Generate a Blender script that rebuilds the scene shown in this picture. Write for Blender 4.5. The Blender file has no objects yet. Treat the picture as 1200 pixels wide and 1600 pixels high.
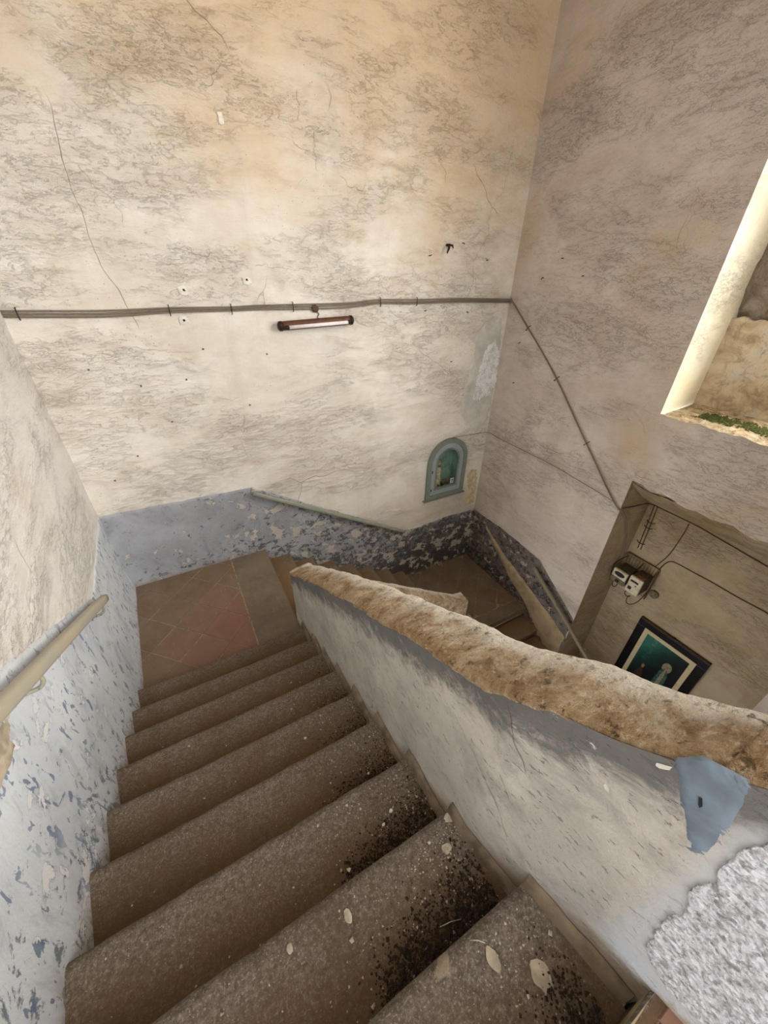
import bpy, bmesh, math, random
from mathutils import Vector, Matrix, noise

# ------------------------------------------------------------------ camera, world, exposure
S = 3.12            # metres per survey unit
Z0 = 1.97           # survey height of the ground floor below the eye
sc = bpy.context.scene
C = sc.collection

def V(x, y, z):
    return Vector((S * x, S * y, S * (z + Z0)))

cam_d = bpy.data.cameras.new('camera')
cam = bpy.data.objects.new('camera', cam_d)
C.objects.link(cam)
sc.camera = cam
cam_d.sensor_fit = 'HORIZONTAL'
cam_d.sensor_width = 36.0
cam_d.lens = 594.4 / 1200 * 36.0
cam_d.clip_start = 0.02
f_pitch, f_roll, f_yaw = math.radians(32.987), math.radians(1.121), math.radians(29.386)
_w = Vector((math.sin(f_yaw) * math.cos(f_pitch), math.cos(f_yaw) * math.cos(f_pitch), -math.sin(f_pitch)))
_r = Vector((math.cos(f_yaw), -math.sin(f_yaw), 0))
_u = _r.cross(_w)
_r2 = _r * math.cos(f_roll) + _u * math.sin(f_roll)
_u2 = -_r * math.sin(f_roll) + _u * math.cos(f_roll)
cam.matrix_world = Matrix(((_r2.x, _u2.x, -_w.x, 0), (_r2.y, _u2.y, -_w.y, 0), (_r2.z, _u2.z, -_w.z, S * Z0), (0, 0, 0, 1)))

world = bpy.data.worlds.new('sky')
sc.world = world
world.use_nodes = True
bgn = world.node_tree.nodes['Background']
bgn.inputs['Color'].default_value = (0.955, 0.98, 1.0, 1)      # bright overcast sky
bgn.inputs['Strength'].default_value = 1.0

# hazy low sun behind thin cloud, off to the right behind the viewer (a very soft source)
sun_d = bpy.data.lights.new('hazy_sun', 'SUN')
sun_d.energy = 3.0
sun_d.angle = math.radians(75)
sun_d.color = (1.0, 0.935, 0.84)
sun = bpy.data.objects.new('hazy_sun', sun_d)
C.objects.link(sun)
sun.rotation_euler = Vector((-.70, .62, -.42)).to_track_quat('-Z', 'Y').to_euler()

sc.view_settings.view_transform = 'Standard'
sc.view_settings.look = 'None'
sc.view_settings.gamma = 1.0
sc.view_settings.use_curve_mapping = False
sc.view_settings.exposure = 1.68
rnd = random.Random(7)

# ------------------------------------------------------------------ material helpers
def lin(c):
    out = []
    for v in c[:3]:
        v = v / 255.0
        out.append(v / 12.92 if v <= 0.04045 else ((v + 0.055) / 1.055) ** 2.4)
    return (out[0], out[1], out[2], 1.0)

class Mat:
    def __init__(s, name):
        s.m = bpy.data.materials.new(name)
        s.m.use_nodes = True
        s.nt = s.m.node_tree
        s.b = s.nt.nodes['Principled BSDF']
        s.tc = s.nt.nodes.new('ShaderNodeTexCoord')
        s.cache = {}
    def n(s, t): return s.nt.nodes.new(t)
    def l(s, a, b): s.nt.links.new(a, b)
    def put(s, sock, v):
        if hasattr(v, 'is_linked') or isinstance(v, bpy.types.NodeSocket): s.l(v, sock)
        else: sock.default_value = v
    def co(s, sv=(1, 1, 1), loc=(0, 0, 0), rot=(0, 0, 0)):
        k = (sv, loc, rot)
        if k not in s.cache:
            mp = s.n('ShaderNodeMapping')
            s.l(s.tc.outputs['Object'], mp.inputs['Vector'])
            mp.inputs['Scale'].default_value = sv
            mp.inputs['Location'].default_value = loc
            mp.inputs['Rotation'].default_value = rot
            s.cache[k] = mp.outputs['Vector']
        return s.cache[k]
    def noise(s, scale, detail=5, rough=.6, dist=0, sv=(1, 1, 1), loc=(0, 0, 0), rot=(0, 0, 0)):
        t = s.n('ShaderNodeTexNoise')
        s.l(s.co(sv, loc, rot), t.inputs['Vector'])
        t.inputs['Scale'].default_value = scale
        t.inputs['Detail'].default_value = detail
        t.inputs['Roughness'].default_value = rough
        t.inputs['Distortion'].default_value = dist
        return t.outputs['Fac']
    def vor(s, scale, feature='F1', sv=(1, 1, 1), warp=0.0, loc=(0, 0, 0), out='Distance'):
        t = s.n('ShaderNodeTexVoronoi')
        t.feature = feature
        vec = s.co(sv, loc)
        if warp:
            nz = s.n('ShaderNodeTexNoise')
            s.l(vec, nz.inputs['Vector']); nz.inputs['Scale'].default_value = scale * 1.3; nz.inputs['Detail'].default_value = 4
            mx = s.n('ShaderNodeMix'); mx.data_type = 'VECTOR'
            mx.inputs['Factor'].default_value = warp
            s.l(vec, mx.inputs[4]); s.l(nz.outputs['Color'], mx.inputs[5])
            vec = mx.outputs[1]
        s.l(vec, t.inputs['Vector'])
        t.inputs['Scale'].default_value = scale
        return t.outputs[out]
    def ramp(s, fac, stops, interp='LINEAR'):
        r = s.n('ShaderNodeValToRGB')
        r.color_ramp.interpolation = interp
        s.put(r.inputs['Fac'], fac)
        el = r.color_ramp.elements
        while len(el) > len(stops): el.remove(el[-1])
        while len(el) < len(stops): el.new(1.0)
        for e, (p, c) in zip(el, stops):
            e.position = p
            e.color = (c, c, c, 1) if isinstance(c, (int, float)) else lin(c)
        return r.outputs['Color']
    def step(s, fac, a, b):                      # smooth threshold 0..1
        r = s.n('ShaderNodeMapRange')
        r.interpolation_type = 'SMOOTHSTEP'
        s.put(r.inputs['Value'], fac)
        r.inputs['From Min'].default_value = a; r.inputs['From Max'].default_value = b
        return r.outputs['Result']
    def mix(s, fac, a, b, mode='MIX'):
        m = s.n('ShaderNodeMix'); m.data_type = 'RGBA'; m.blend_type = mode
        s.put(m.inputs['Factor'], fac)
        s.put(m.inputs[6], lin(a) if isinstance(a, tuple) else a)
        s.put(m.inputs[7], lin(b) if isinstance(b, tuple) else b)
        return m.outputs[2]
    def math(s, op, a, b=0.0, clamp=False):
        m = s.n('ShaderNodeMath'); m.operation = op; m.use_clamp = clamp
        s.put(m.inputs[0], a); s.put(m.inputs[1], b)
        return m.outputs[0]
    def mul(s, a, b): return s.math('MULTIPLY', a, b)
    def add(s, a, b): return s.math('ADD', a, b)
    def attr(s, name):
        a = s.n('ShaderNodeAttribute'); a.attribute_name = name
        return a.outputs['Fac']
    def axis(s, i):
        x = s.n('ShaderNodeSeparateXYZ'); s.l(s.tc.outputs['Object'], x.inputs[0])
        return x.outputs[i]
    def rand(s):
        o = s.n('ShaderNodeObjectInfo'); return o.outputs['Random']
    def bump(s, h, strength=.5, dist=.01, prev=None):
        b = s.n('ShaderNodeBump')
        b.inputs['Strength'].default_value = strength
        b.inputs['Distance'].default_value = dist
        s.l(h, b.inputs['Height'])
        if prev is not None: s.l(prev, b.inputs['Normal'])
        return b.outputs['Normal']
    def done(s, col, rough=.85, nrm=None, metal=0.0, spec=.3):
        s.put(s.b.inputs['Base Color'], lin(col) if isinstance(col, tuple) else col)
        s.put(s.b.inputs['Roughness'], rough)
        s.b.inputs['Metallic'].default_value = metal
        s.b.inputs['Specular IOR Level'].default_value = spec
        if nrm is not None: s.l(nrm, s.b.inputs['Normal'])
        return s.m

def plain(name, col, rough=.6, metal=0.0, var=.12, scale=30, bump=.0):
    k = Mat(name)
    nz = k.noise(scale, 4, .6)
    c2 = tuple(max(0, v * (1 - var * 2.2)) for v in col)
    c = k.mix(k.step(nz, .35, .68), col, c2)
    return k.done(c, rough, k.bump(nz, bump, .003) if bump else None, metal)

# plaster of the walls -------------------------------------------------------------
def plaster(name, whites, ochre, dirt, ochre_amt=(.42, .62), zline=None, cracks=1.0, dirt_amt=1.0):
    k = Mat(name)
    sv = (1, 1, 2.6)
    big = k.noise(.55, 4, .6, .6)
    med = k.noise(2.2, 5, .65, .4, sv)
    # old ochre limewash through a whiter wash; zline adds painted light falloff with height
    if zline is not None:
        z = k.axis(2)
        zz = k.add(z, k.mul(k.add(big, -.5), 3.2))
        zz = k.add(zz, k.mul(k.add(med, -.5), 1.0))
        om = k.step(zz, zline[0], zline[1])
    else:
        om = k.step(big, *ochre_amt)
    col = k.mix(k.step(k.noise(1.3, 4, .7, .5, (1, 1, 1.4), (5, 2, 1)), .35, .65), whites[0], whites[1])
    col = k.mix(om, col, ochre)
    # vertical run marks
    st = k.noise(5.0, 4, .6, .1, (1, 1, .10))
    col = k.mix(k.mul(k.step(st, .5, .75), .25), col, tuple(int(v * .87) for v in whites[1]))
    # wrinkled trowel relief, dirt caught in it
    wr = k.noise(4.5, 7, .74, .25, (1, 1, 2.8))
    wr2 = k.noise(17, 4, .7, .3, (1, 1, 2.4), (3, 1, 7))
    patch = k.step(k.noise(.9, 4, .6, .3, (1, 1, 2.3), (1, 9, 4)), .40, .72)
    crease = k.math('ABSOLUTE', k.add(wr, -.5))
    crease = k.math('SUBTRACT', 1.0, k.step(crease, .0, .015))
    crease2 = k.math('ABSOLUTE', k.add(wr2, -.5))
    crease2 = k.math('SUBTRACT', 1.0, k.step(crease2, .0, .030))
    dm = k.mul(k.math('MAXIMUM', k.mul(crease, .55), k.mul(crease2, .8)), k.add(k.mul(patch, 1.0), .03))
    col = k.mix(k.mul(dm, .34 * dirt_amt), col, tuple(int(v * .86) for v in dirt))
    # soft dirt clouds
    col = k.mix(k.mul(k.step(med, .48, .76), .30 * dirt_amt), col, dirt)
    # specks, pock marks
    sp = k.vor(26, 'F1', (1, 1, 1))
    spm = k.mul(k.math('SUBTRACT', 1.0, k.step(sp, .05, .13)), k.step(k.noise(1.7, 3, .5, 0, (1, 1, 1), (8, 8, 1)), .50, .62))
    col = k.mix(k.mul(spm, .65), col, tuple(int(v * .45) for v in dirt))
    # fine wandering cracks
    ck = k.vor(1.0, 'DISTANCE_TO_EDGE', (1, 1, .8), .28)
    ckm = k.mul(k.math('SUBTRACT', 1.0, k.step(ck, .0, .0022)), k.step(k.noise(.8, 3, .5, 0, (1, 1, 1), (2, 7, 3)), .55, .62))
    ckm = k.mul(ckm, cracks)
    col = k.mix(k.mul(ckm, .55), col, tuple(int(v * .6) for v in dirt))
    # relief
    h = k.add(k.mul(wr, k.add(k.mul(patch, .9), .30)), k.mul(wr2, k.add(k.mul(patch, .45), .14)))
    h = k.add(h, k.mul(k.math('SUBTRACT', 0.0, ckm), .25))
    h = k.add(h, k.mul(crease, k.mul(patch, -.22)))
    n1 = k.bump(h, .75, .042)
    n2 = k.bump(k.noise(70, 2, .6), .18, .008, n1)
    return k.done(col, .93, n2, spec=.15)

M = {}
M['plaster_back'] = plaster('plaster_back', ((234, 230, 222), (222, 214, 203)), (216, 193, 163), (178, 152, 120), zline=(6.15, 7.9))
M['plaster_left'] = plaster('plaster_left', ((226, 224, 220), (215, 211, 205)), (208, 196, 180), (172, 156, 138), ochre_amt=(.55, .75), dirt_amt=.45)
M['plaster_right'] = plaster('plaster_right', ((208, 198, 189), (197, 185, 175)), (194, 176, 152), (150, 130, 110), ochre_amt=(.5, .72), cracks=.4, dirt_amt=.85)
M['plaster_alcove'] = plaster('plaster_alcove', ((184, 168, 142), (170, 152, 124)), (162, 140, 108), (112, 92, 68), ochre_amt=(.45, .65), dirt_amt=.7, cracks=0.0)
M['jamb_white'] = plaster('jamb_white', ((246, 240, 222), (242, 232, 205)), (236, 222, 182), (190, 160, 120), ochre_amt=(.52, .7), dirt_amt=.28)
M['ceiling'] = plaster('ceiling', ((226, 204, 170), (216, 190, 152)), (206, 176, 134), (160, 130, 96))

# flaking dado paint -----------------------------------------------------------------
def dado(name, paint, paint2, bare, dark, peel=.60, peel_axis=None, dark_amt=.5, fleck=.0, dust=None, flakes=(130, 150, 175)):
    k = Mat(name)
    cl = k.noise(1.6, 6, .65, .5)
    col = k.mix(k.step(cl, .35, .66), paint, paint2)
    smear = k.noise(7, 5, .65, .6, (1, 1, .6))
    col = k.mix(k.mul(k.step(smear, .5, .72), .45), col, tuple(int(v * .72) for v in paint2))
    col = k.mix(k.mul(k.step(k.attr('wear'), 1.0, 1.35), .8), col, (104, 99, 95))
    low = k.attr('low')                               # 1 at the foot of the wall, where damp and dust gather
    # dark mould
    dk = k.noise(13, 6, .74, .5, (1, 1, 1.3), (3, 3, 3))
    thr = k.add(dk, k.mul(low, .10))
    wear = k.attr('wear')
    thr = k.add(thr, k.mul(wear, .13))
    dkm = k.step(thr, .70 - .16 * dark_amt, .76 - .16 * dark_amt)
    col = k.mix(k.mul(dkm, .75), col, dark)
    # scattered lens-shaped flakes showing an older coat
    if fleck:
        fl = k.noise(13, 3, .55, .5, (1, 1.6, .75), (1, 4, 2))
        fm = k.step(fl, .66 - .06 * fleck, .69 - .06 * fleck)
        fm = k.mul(fm, k.step(k.noise(1.5, 3, .5, 0, (1, 1, 1), (6, 1, 1)), .36, .52))
        col = k.mix(k.mul(fm, .85), col, flakes)
    # paint fallen off down to bare plaster
    pn = k.noise(6.5, 6, .60, .3, (1, 1, 1.15), (7, 2, 5))
    pn = k.add(pn, k.mul(k.math('MINIMUM', wear, .8), .10))
    pm = k.step(pn, peel, peel + .012)
    rim = k.mul(k.step(pn, peel - .02, peel), k.math('SUBTRACT', 1.0, pm))
    col = k.mix(k.mul(rim, .35), col, dark)
    bc = k.mix(k.noise(6, 4, .6), bare, tuple(int(v * .84) for v in bare))
    col = k.mix(pm, col, bc)
    if dust:
        dm = k.step(k.add(low, k.mul(k.add(smear, -.5), .7)), .62, 1.0)
        col = k.mix(k.mul(dm, .75), col, dust)
    h = k.add(k.mul(pm, -.5), k.mul(smear, .5))
    h = k.add(h, k.mul(dkm, -.15))
    n1 = k.bump(h, .5, .012)
    n2 = k.bump(k.noise(45, 3, .65), .25, .008, n1)
    return k.done(col, .72, n2, spec=.25)

M['dado_back'] = dado('dado_back', (172, 176, 184), (150, 153, 160), (206, 201, 190), (66, 65, 66), .63, dark_amt=.55, dust=(140, 122, 100))
M['dado_left'] = dado('dado_left', (207, 212, 218), (190, 197, 206), (236, 237, 240), (70, 84, 104), .66, dark_amt=.25, fleck=1.0, dust=(150, 136, 120), flakes=(104, 122, 148))
M['dado_right'] = dado('dado_right', (128, 120, 114), (108, 100, 96), (184, 170, 150), (44, 40, 38), .655, dark_amt=.7, dust=(122, 104, 80))

# inner parapet paint: pale grey coat, dark older coat showing along the top -------------
k = Mat('parapet_paint')
hb = k.attr('below_cap')                              # metres below the coping
cl = k.noise(2.6, 6, .65, .5)
col = k.mix(k.step(cl, .32, .68), (212, 206, 195), (190, 186, 177))
sm = k.noise(10, 7, .76, .5, (1, .8, 1))
sc1 = k.noise(60, 4, .6, .3, (1, .4, 1), (0, 0, 0), (.95, 0, 0))
blot = k.noise(5, 7, .7, .5, (1, 1, 1), (4, 1, 6))
col = k.mix(k.mul(k.step(blot, .46, .68), .55), col, (146, 146, 144))
col = k.mix(k.mul(k.step(k.noise(14, 7, .75, .4, (1, .6, 1), (9, 9, 2), (.9, 0, 0)), .52, .70), .30), col, (130, 129, 126))
edge = k.add(hb, k.mul(k.add(sm, -.5), .46))
old = k.math('SUBTRACT', 1.0, k.step(edge, .08, .22))
col = k.mix(k.mul(old, .82), col, (88, 88, 89))
chip = k.step(sc1, .63, .67)
col = k.mix(k.mul(chip, .6), col, (98, 100, 108))
lt = k.step(k.noise(48, 4, .6, .3, (1, .4, 1), (4, 4, 4), (.95, 0, 0)), .69, .72)
col = k.mix(k.mul(lt, .7), col, (222, 224, 226))
low = k.attr('low')
dm = k.step(k.add(low, k.mul(k.add(sm, -.5), .7)), .60, 1.02)
col = k.mix(k.mul(dm, .8), col, (146, 126, 104))
near = k.mul(k.attr('wear'), k.math('SUBTRACT', 1.0, k.mul(dm, .9)))
col = k.mix(k.mul(k.step(near, .3, .9), .8), col, (208, 214, 222))
ck = k.vor(2.2, 'DISTANCE_TO_EDGE', (1, 1, 1), .3)
ckm = k.mul(k.math('SUBTRACT', 1.0, k.step(ck, 0, .008)), k.step(k.noise(1.1, 3, .5), .5, .6))
col = k.mix(k.mul(ckm, .6), col, (90, 86, 84))
n1 = k.bump(k.add(k.mul(sm, .6), k.mul(chip, -.3)), .6, .02)
M['parapet_paint'] = k.done(col, .7, k.bump(k.noise(60, 5, .65), .25, .006, n1), spec=.25)

# raw masonry coping --------------------------------------------------------------------
k = Mat('coping_masonry')
a = k.noise(7, 7, .78, .4)
col = k.ramp(a, [(.30, (104, 84, 64)), (.42, (162, 138, 110)), (.52, (196, 176, 148)), (.64, (222, 211, 192))])
across = k.attr('across')
white = k.step(k.add(across, k.mul(k.add(k.noise(6, 6, .7), -.5), .9)), .46, .78)
col = k.mix(k.mul(white, .9), col, (238, 233, 222))  # far edge whitened: window light painted into the colour
och = k.math('SUBTRACT', 1.0, k.step(k.add(across, k.mul(k.add(k.noise(9, 5, .7), -.5), .5)), .10, .34))
col = k.mix(k.mul(och, .5), col, (186, 154, 114))
pit = k.step(k.noise(30, 8, .76, .4), .58, .66)
col = k.mix(k.mul(pit, .6), col, (92, 68, 46))
fg = k.noise(55, 5, .7, .3)
col = k.mix(k.mul(k.step(fg, .54, .64), .45), col, (120, 96, 70))
col = k.mix(k.mul(k.step(fg, .44, .34), .5), col, (240, 230, 212))
h = k.add(k.add(k.noise(16, 6, .76, .3), k.mul(fg, .25)), k.mul(pit, -.35))
M['coping'] = k.done(col, .95, k.bump(h, 1.0, .04), spec=.1)

# lava stone treads -----------------------------------------------------------------------
def stone(name, dustc=(98, 76, 52), c1=(140, 132, 123), c2=(78, 70, 63)):
    k = Mat(name)
    g = k.noise(55, 7, .8, .2)
    col = k.ramp(g, [(.34, c2), (.5, tuple((a + b) // 2 for a, b in zip(c1, c2))), (.64, c1)])
    big = k.noise(2.1, 5, .6, .4)
    fine = k.noise(150, 3, .6)
    col = k.mix(k.mul(k.step(fine, .57, .66), .55), col, (186, 177, 165))
    col = k.mix(k.mul(k.step(fine, .42, .34), .5), col, (62, 54, 48))
    bk = k.attr('back')                               # 0 at the nosing, 1 at the foot of the next riser
    d = k.step(k.add(bk, k.mul(k.add(k.noise(5, 6, .7, .4), -.5), 1.1)), .02, .95)
    col = k.mix(k.math('ADD', k.mul(d, .64), k.add(k.mul(k.attr('dusty'), .34), .10), True), col, dustc)
    col = k.mix(k.mul(k.step(big, .48, .7), .35), col, tuple(int(v * .8) for v in dustc))
    # old mortar and paint splashes
    sp = k.vor(5.5, 'F1', (1, 1, .3), .10, (2, 5, 1))
    spm = k.mul(k.math('SUBTRACT', 1.0, k.step(sp, .10, .13)), k.step(k.attr('splash'), .55, .9))
    col = k.mix(k.mul(spm, .8), col, (176, 158, 136))
    h = k.add(k.mul(g, .6), k.mul(fine, .4))
    return k.done(col, .88, k.bump(h, .45, .006), spec=.2)
M['stone'] = stone('lava_stone')
M['stone_low'] = stone('lava_stone_low', (122, 98, 70), (138, 122, 104), (106, 92, 76))

def tile(name, c1, c2, dustc=(126, 108, 88)):
    k = Mat(name)
    r = k.rand()
    a = k.noise(3, 6, .7, .3)
    col = k.mix(k.step(a, .35, .65), c1, c2)
    col = k.mix(k.mul(r, .28), col, dustc)
    d = k.noise(14, 7, .75, .3)
    col = k.mix(k.mul(k.step(d, .48, .66), .5), col, dustc)
    sc_ = k.step(k.noise(50, 3, .6, 0, (1, .2, 1), (0, 0, 0), (0, 0, .6)), .66, .7)
    col = k.mix(k.mul(sc_, .3), col, (170, 154, 134))
    return k.done(col, .85, k.bump(d, .25, .005), spec=.2)
M['tile_brown'] = tile('tile_brown', (124, 105, 88), (112, 94, 78))
M['tile_grey'] = tile('tile_grey', (126, 112, 98), (110, 98, 86))
M['tile_red'] = tile('tile_red', (132, 105, 89), (120, 97, 81))
M['tile_redder'] = tile('tile_redder', (144, 103, 89), (128, 98, 84))
M['slab'] = tile('threshold_slab', (124, 112, 98), (106, 96, 84))
M['mortar'] = plain('mortar', (160, 142, 120), .95, 0, .12, 20, .2)
M['beige'] = plain('cement_strip', (168, 150, 112), .95, 0, .12, 12, .2)
M['earth'] = plain('dirt_fillet', (142, 125, 105), .95, 0, .14, 9, .4)

M['string'] = plain('dusty_plaster_string', (176, 156, 126), .95, 0, .07, 6, .2)
def rust_metal(name, c1, c2, rough=.55, scale=14, thr=(.55, .66), metal=.0):
    k = Mat(name)
    a = k.noise(scale, 7, .7, .4)
    col = k.mix(k.step(a, *thr), c1, c2)
    return k.done(col, rough, k.bump(a, .2, .003), metal)
M['rail'] = rust_metal('rail_paint', (164, 160, 146), (174, 164, 144), .5, 4, (.40, .65))
M['rail_back'] = rust_metal('rail_paint_worn', (136, 148, 134), (158, 152, 136), .55, 12, (.48, .6))
M['rail_right'] = rust_metal('rail_paint_brown', (134, 122, 104), (112, 100, 84), .55, 10)
M['bracket'] = rust_metal('bracket_iron', (150, 148, 132), (96, 82, 62), .6, 40)
M['cable'] = rust_metal('cable_sheath', (122, 112, 98), (98, 88, 76), .7, 30)
M['cable_dark'] = rust_metal('cable_sheath_brown', (84, 66, 48), (60, 46, 34), .7, 30)
M['wire'] = plain('wire_grey', (120, 106, 92), .7)
M['black'] = plain('black_rubber', (30, 26, 24), .6)
M['iron'] = plain('rusty_nail', (46, 36, 30), .8)
M['lamp_brown'] = rust_metal('lamp_enamel', (96, 62, 44), (70, 44, 32), .45, 20)
M['lamp_dark'] = plain('lamp_end_cap', (52, 32, 26), .5)
M['tube'] = plain('tube_glass', (244, 238, 238), .25, 0, .02)
M['patch_grey'] = plain('patch_cement', (214, 214, 208), .9, 0, .05, 5, .15)
k = Mat('patch_gypsum'); a = k.noise(16, 7, .7, .4)
M['patch_white'] = k.done(k.mix(k.step(a, .38, .56), (206, 210, 212), (238, 241, 243)), .9, k.bump(a, .7, .02))
M['bare_white'] = plain('bare_gypsum', (236, 232, 222), .9, 0, .05, 20, .1)
M['bare_beige'] = plain('bare_render', (190, 176, 154), .95, 0, .10, 14, .3)
k = Mat('damp_stain'); a = k.noise(9, 7, .7, .4)
M['stain'] = k.done(k.ramp(a, [(.34, (166, 146, 96)), (.5, (204, 188, 150)), (.64, (226, 216, 198))]), .95, k.bump(a, .6, .02))
M['blue_paint'] = plain('fresh_blue_paint', (128, 144, 158), .55, 0, .06, 14, .15)
k = Mat('roughcast'); a = k.noise(55, 6, .7, .3); b_ = k.vor(60, 'F1')
col = k.mix(k.step(a, .36, .54), (164, 163, 166), (232, 236, 243))
col = k.mix(k.mul(k.step(k.noise(90, 4, .6), .55, .64), .55), col, (124, 121, 122))
M['roughcast'] = k.done(col, .9, k.bump(k.add(a, k.mul(b_, .5)), .8, .012))
M['crack'] = plain('crack_line_brown', (122, 102, 82), .95)  # cracks are thin coloured ribbons laid on the surface
M['crack_dark'] = plain('crack_line_dark', (52, 42, 34), .95)
M['shrine_outer'] = rust_metal('shrine_frame_green', (124, 134, 126), (104, 110, 104), .55, 20)
M['shrine_inner'] = rust_metal('shrine_door_blue', (152, 164, 168), (134, 146, 150), .5, 20)
M['shrine_back'] = rust_metal('shrine_lining', (150, 188, 172), (128, 150, 140), .8, 6, (.4, .6))
M['statue'] = plain('statue_cream', (214, 206, 170), .6)
M['statue_blue'] = plain('statue_mantle', (86, 140, 128), .6)
M['skin'] = plain('statue_face', (206, 170, 140), .6)
M['flower'] = plain('dry_flower', (120, 84, 66), .8)
M['flower2'] = plain('dry_petals', (176, 150, 128), .8)
M['leaf'] = plain('dry_leaf', (74, 84, 62), .8)
M['card'] = plain('card_white', (226, 228, 222), .7, 0, .03)
M['ink'] = plain('ink_dark', (40, 44, 44), .7)
M['meter_grey'] = plain('meter_case', (120, 108, 86), .6, 0, .1)
M['meter_dark'] = plain('meter_dark_case', (92, 82, 66), .65, 0, .14)
M['meter_white'] = plain('meter_front', (214, 204, 178), .5, 0, .06)
M['meter_rust'] = plain('meter_rust', (150, 104, 66), .8, 0, .1)
M['board'] = plain('meter_board', (160, 140, 106), .85, 0, .12, 8)
M['frame_black'] = plain('frame_ebony', (22, 18, 22), .35, 0, .2)
M['frame_edge'] = plain('frame_edge_brown', (88, 66, 48), .6)
M['mat_cream'] = rust_metal('picture_mount', (196, 182, 146), (178, 160, 120), .8, 18)
k = Mat('moss'); a = k.noise(40, 6, .7)
M['moss'] = k.done(k.ramp(a, [(.3, (48, 54, 24)), (.5, (78, 86, 38)), (.68, (112, 114, 62))]), .95, k.bump(a, .8, .02))
k = Mat('rubble'); a = k.noise(5, 9, .75, .5)
M['rubble'] = k.done(k.ramp(a, [(.3, (86, 74, 62)), (.46, (136, 120, 102)), (.6, (168, 154, 138)), (.75, (196, 186, 172))]), .95, k.bump(a, .9, .06))
k = Mat('sill'); a = k.noise(9, 8, .72, .4)
M['sill'] = k.done(k.ramp(a, [(.3, (110, 92, 70)), (.46, (170, 150, 118)), (.6, (214, 200, 170))]), .95, k.bump(a, .8, .03))
k = Mat('infill_render'); a = k.noise(2.2, 8, .7, .6); b_ = k.noise(8, 7, .7, .6)
col = k.ramp(a, [(.32, (150, 128, 104)), (.44, (190, 168, 138)), (.54, (214, 198, 170)), (.66, (206, 200, 194))])
col = k.mix(k.mul(k.step(b_, .48, .62), .55), col, (138, 120, 102))
M['infill'] = k.done(col, .95, k.bump(b_, .8, .03))
M['dirt'] = plain('dark_soil', (58, 44, 33), .95, 0, .2, 60)
M['chip_light'] = plain('plaster_crumb', (196, 184, 166), .9, 0, .1)
M['chip_white'] = plain('paint_flake', (226, 220, 206), .85, 0, .06)
M['straw'] = plain('straw', (200, 190, 172), .8)
k = Mat('glass')
k.b.inputs['Transmission Weight'].default_value = 1.0
M['glass'] = k.done((235, 245, 242), .05)
k.b.inputs['IOR'].default_value = 1.02
k.b.inputs['Alpha'].default_value = .25

# ------------------------------------------------------------------ object helpers
def mk(name, verts, faces, m, parent=None, smooth=True, attrs=None):
    me = bpy.data.meshes.new(name)
    me.from_pydata([tuple(v) for v in verts], [], faces)
    me.update()
    if smooth:
        me.polygons.foreach_set('use_smooth', [True] * len(me.polygons))
    for an, vals in (attrs or {}).items():
        at = me.attributes.new(an, 'FLOAT', 'POINT')
        at.data.foreach_set('value', vals)
    if m is not None: me.materials.append(m)
    o = bpy.data.objects.new(name, me)
    C.objects.link(o)
    if parent is not None: o.parent = parent
    return o

def empty(name, parent=None):
    o = bpy.data.objects.new(name, None)
    C.objects.link(o)
    o.empty_display_size = .1
    if parent is not None: o.parent = parent
    return o

def tag(o, label=None, cat=None, group=None, kind=None):
    if label: o['label'] = label
    if cat: o['category'] = cat
    if group: o['group'] = group
    if kind: o['kind'] = kind
    return o

def put_at(root, pos):
    """give an Empty a base position, keep children where they are built (world coordinates)"""
    root.location = pos
    for ch in root.children:
        ch.matrix_parent_inverse = Matrix.Translation(-Vector(pos))
    return root

def fr(p, octv=4): return noise.fractal(p, .8, 2.1, octv)

def relief(p, n, amp=1.0):
    a = fr(Vector((p.x * .9, p.y * .9, p.z * 1.1)), 3) * .010
    b = fr(Vector((p.x * 3.1 + 7, p.y * 3.1, p.z * 7.0)), 4)
    msk = noise.noise(Vector((p.x * .7, p.y * .7 + 3, p.z * 1.3)))
    msk = max(0.0, min(1.0, msk * 1.6 + .45))
    return n * (a + b * .006 * msk) * amp

class Patch:
    """collects bilinear grid patches in one mesh"""
    def __init__(s): s.v = []; s.f = []; s.a = {}
    def add(s, fn, nu, nv, nrm=None, amp=1.0, cull=None, attrs=None):
        b = len(s.v); P = []
        for j in range(nv + 1):
            for i in range(nu + 1):
                u, w = i / nu, j / nv
                p = Vector(fn(u, w))
                P.append((p, u, w))
                am = amp(p) if callable(amp) else amp
                q = p + relief(p, nrm, am) if nrm is not None and am else p
                s.v.append(q)
                for an, af in (attrs or {}).items():
                    s.a.setdefault(an, []).append(af(u, w, p))
        for j in range(nv):
            for i in range(nu):
                c = b + j * (nu + 1) + i
                if cull is not None:
                    pc = (P[c - b][0] + P[c - b + nu + 2][0]) / 2
                    if cull(pc): continue
                s.f.append((c, c + 1, c + nu + 2, c + nu + 1))
        return s
    def quad(s, a, b, c, d, cell=.05, nrm=None, amp=1.0, cull=None, attrs=None):
        a, b, c, d = map(Vector, (a, b, c, d))
        nu = max(1, int(max((b - a).length, (c - d).length) / cell)); nv = max(1, int(max((d - a).length, (c - b).length) / cell))
        return s.add(lambda u, w: a * (1 - u) * (1 - w) + b * u * (1 - w) + c * u * w + d * (1 - u) * w, nu, nv, nrm, amp, cull, attrs)
    def build(s, name, m, parent=None, smooth=True): return mk(name, s.v, s.f, m, parent, smooth, s.a)

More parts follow.
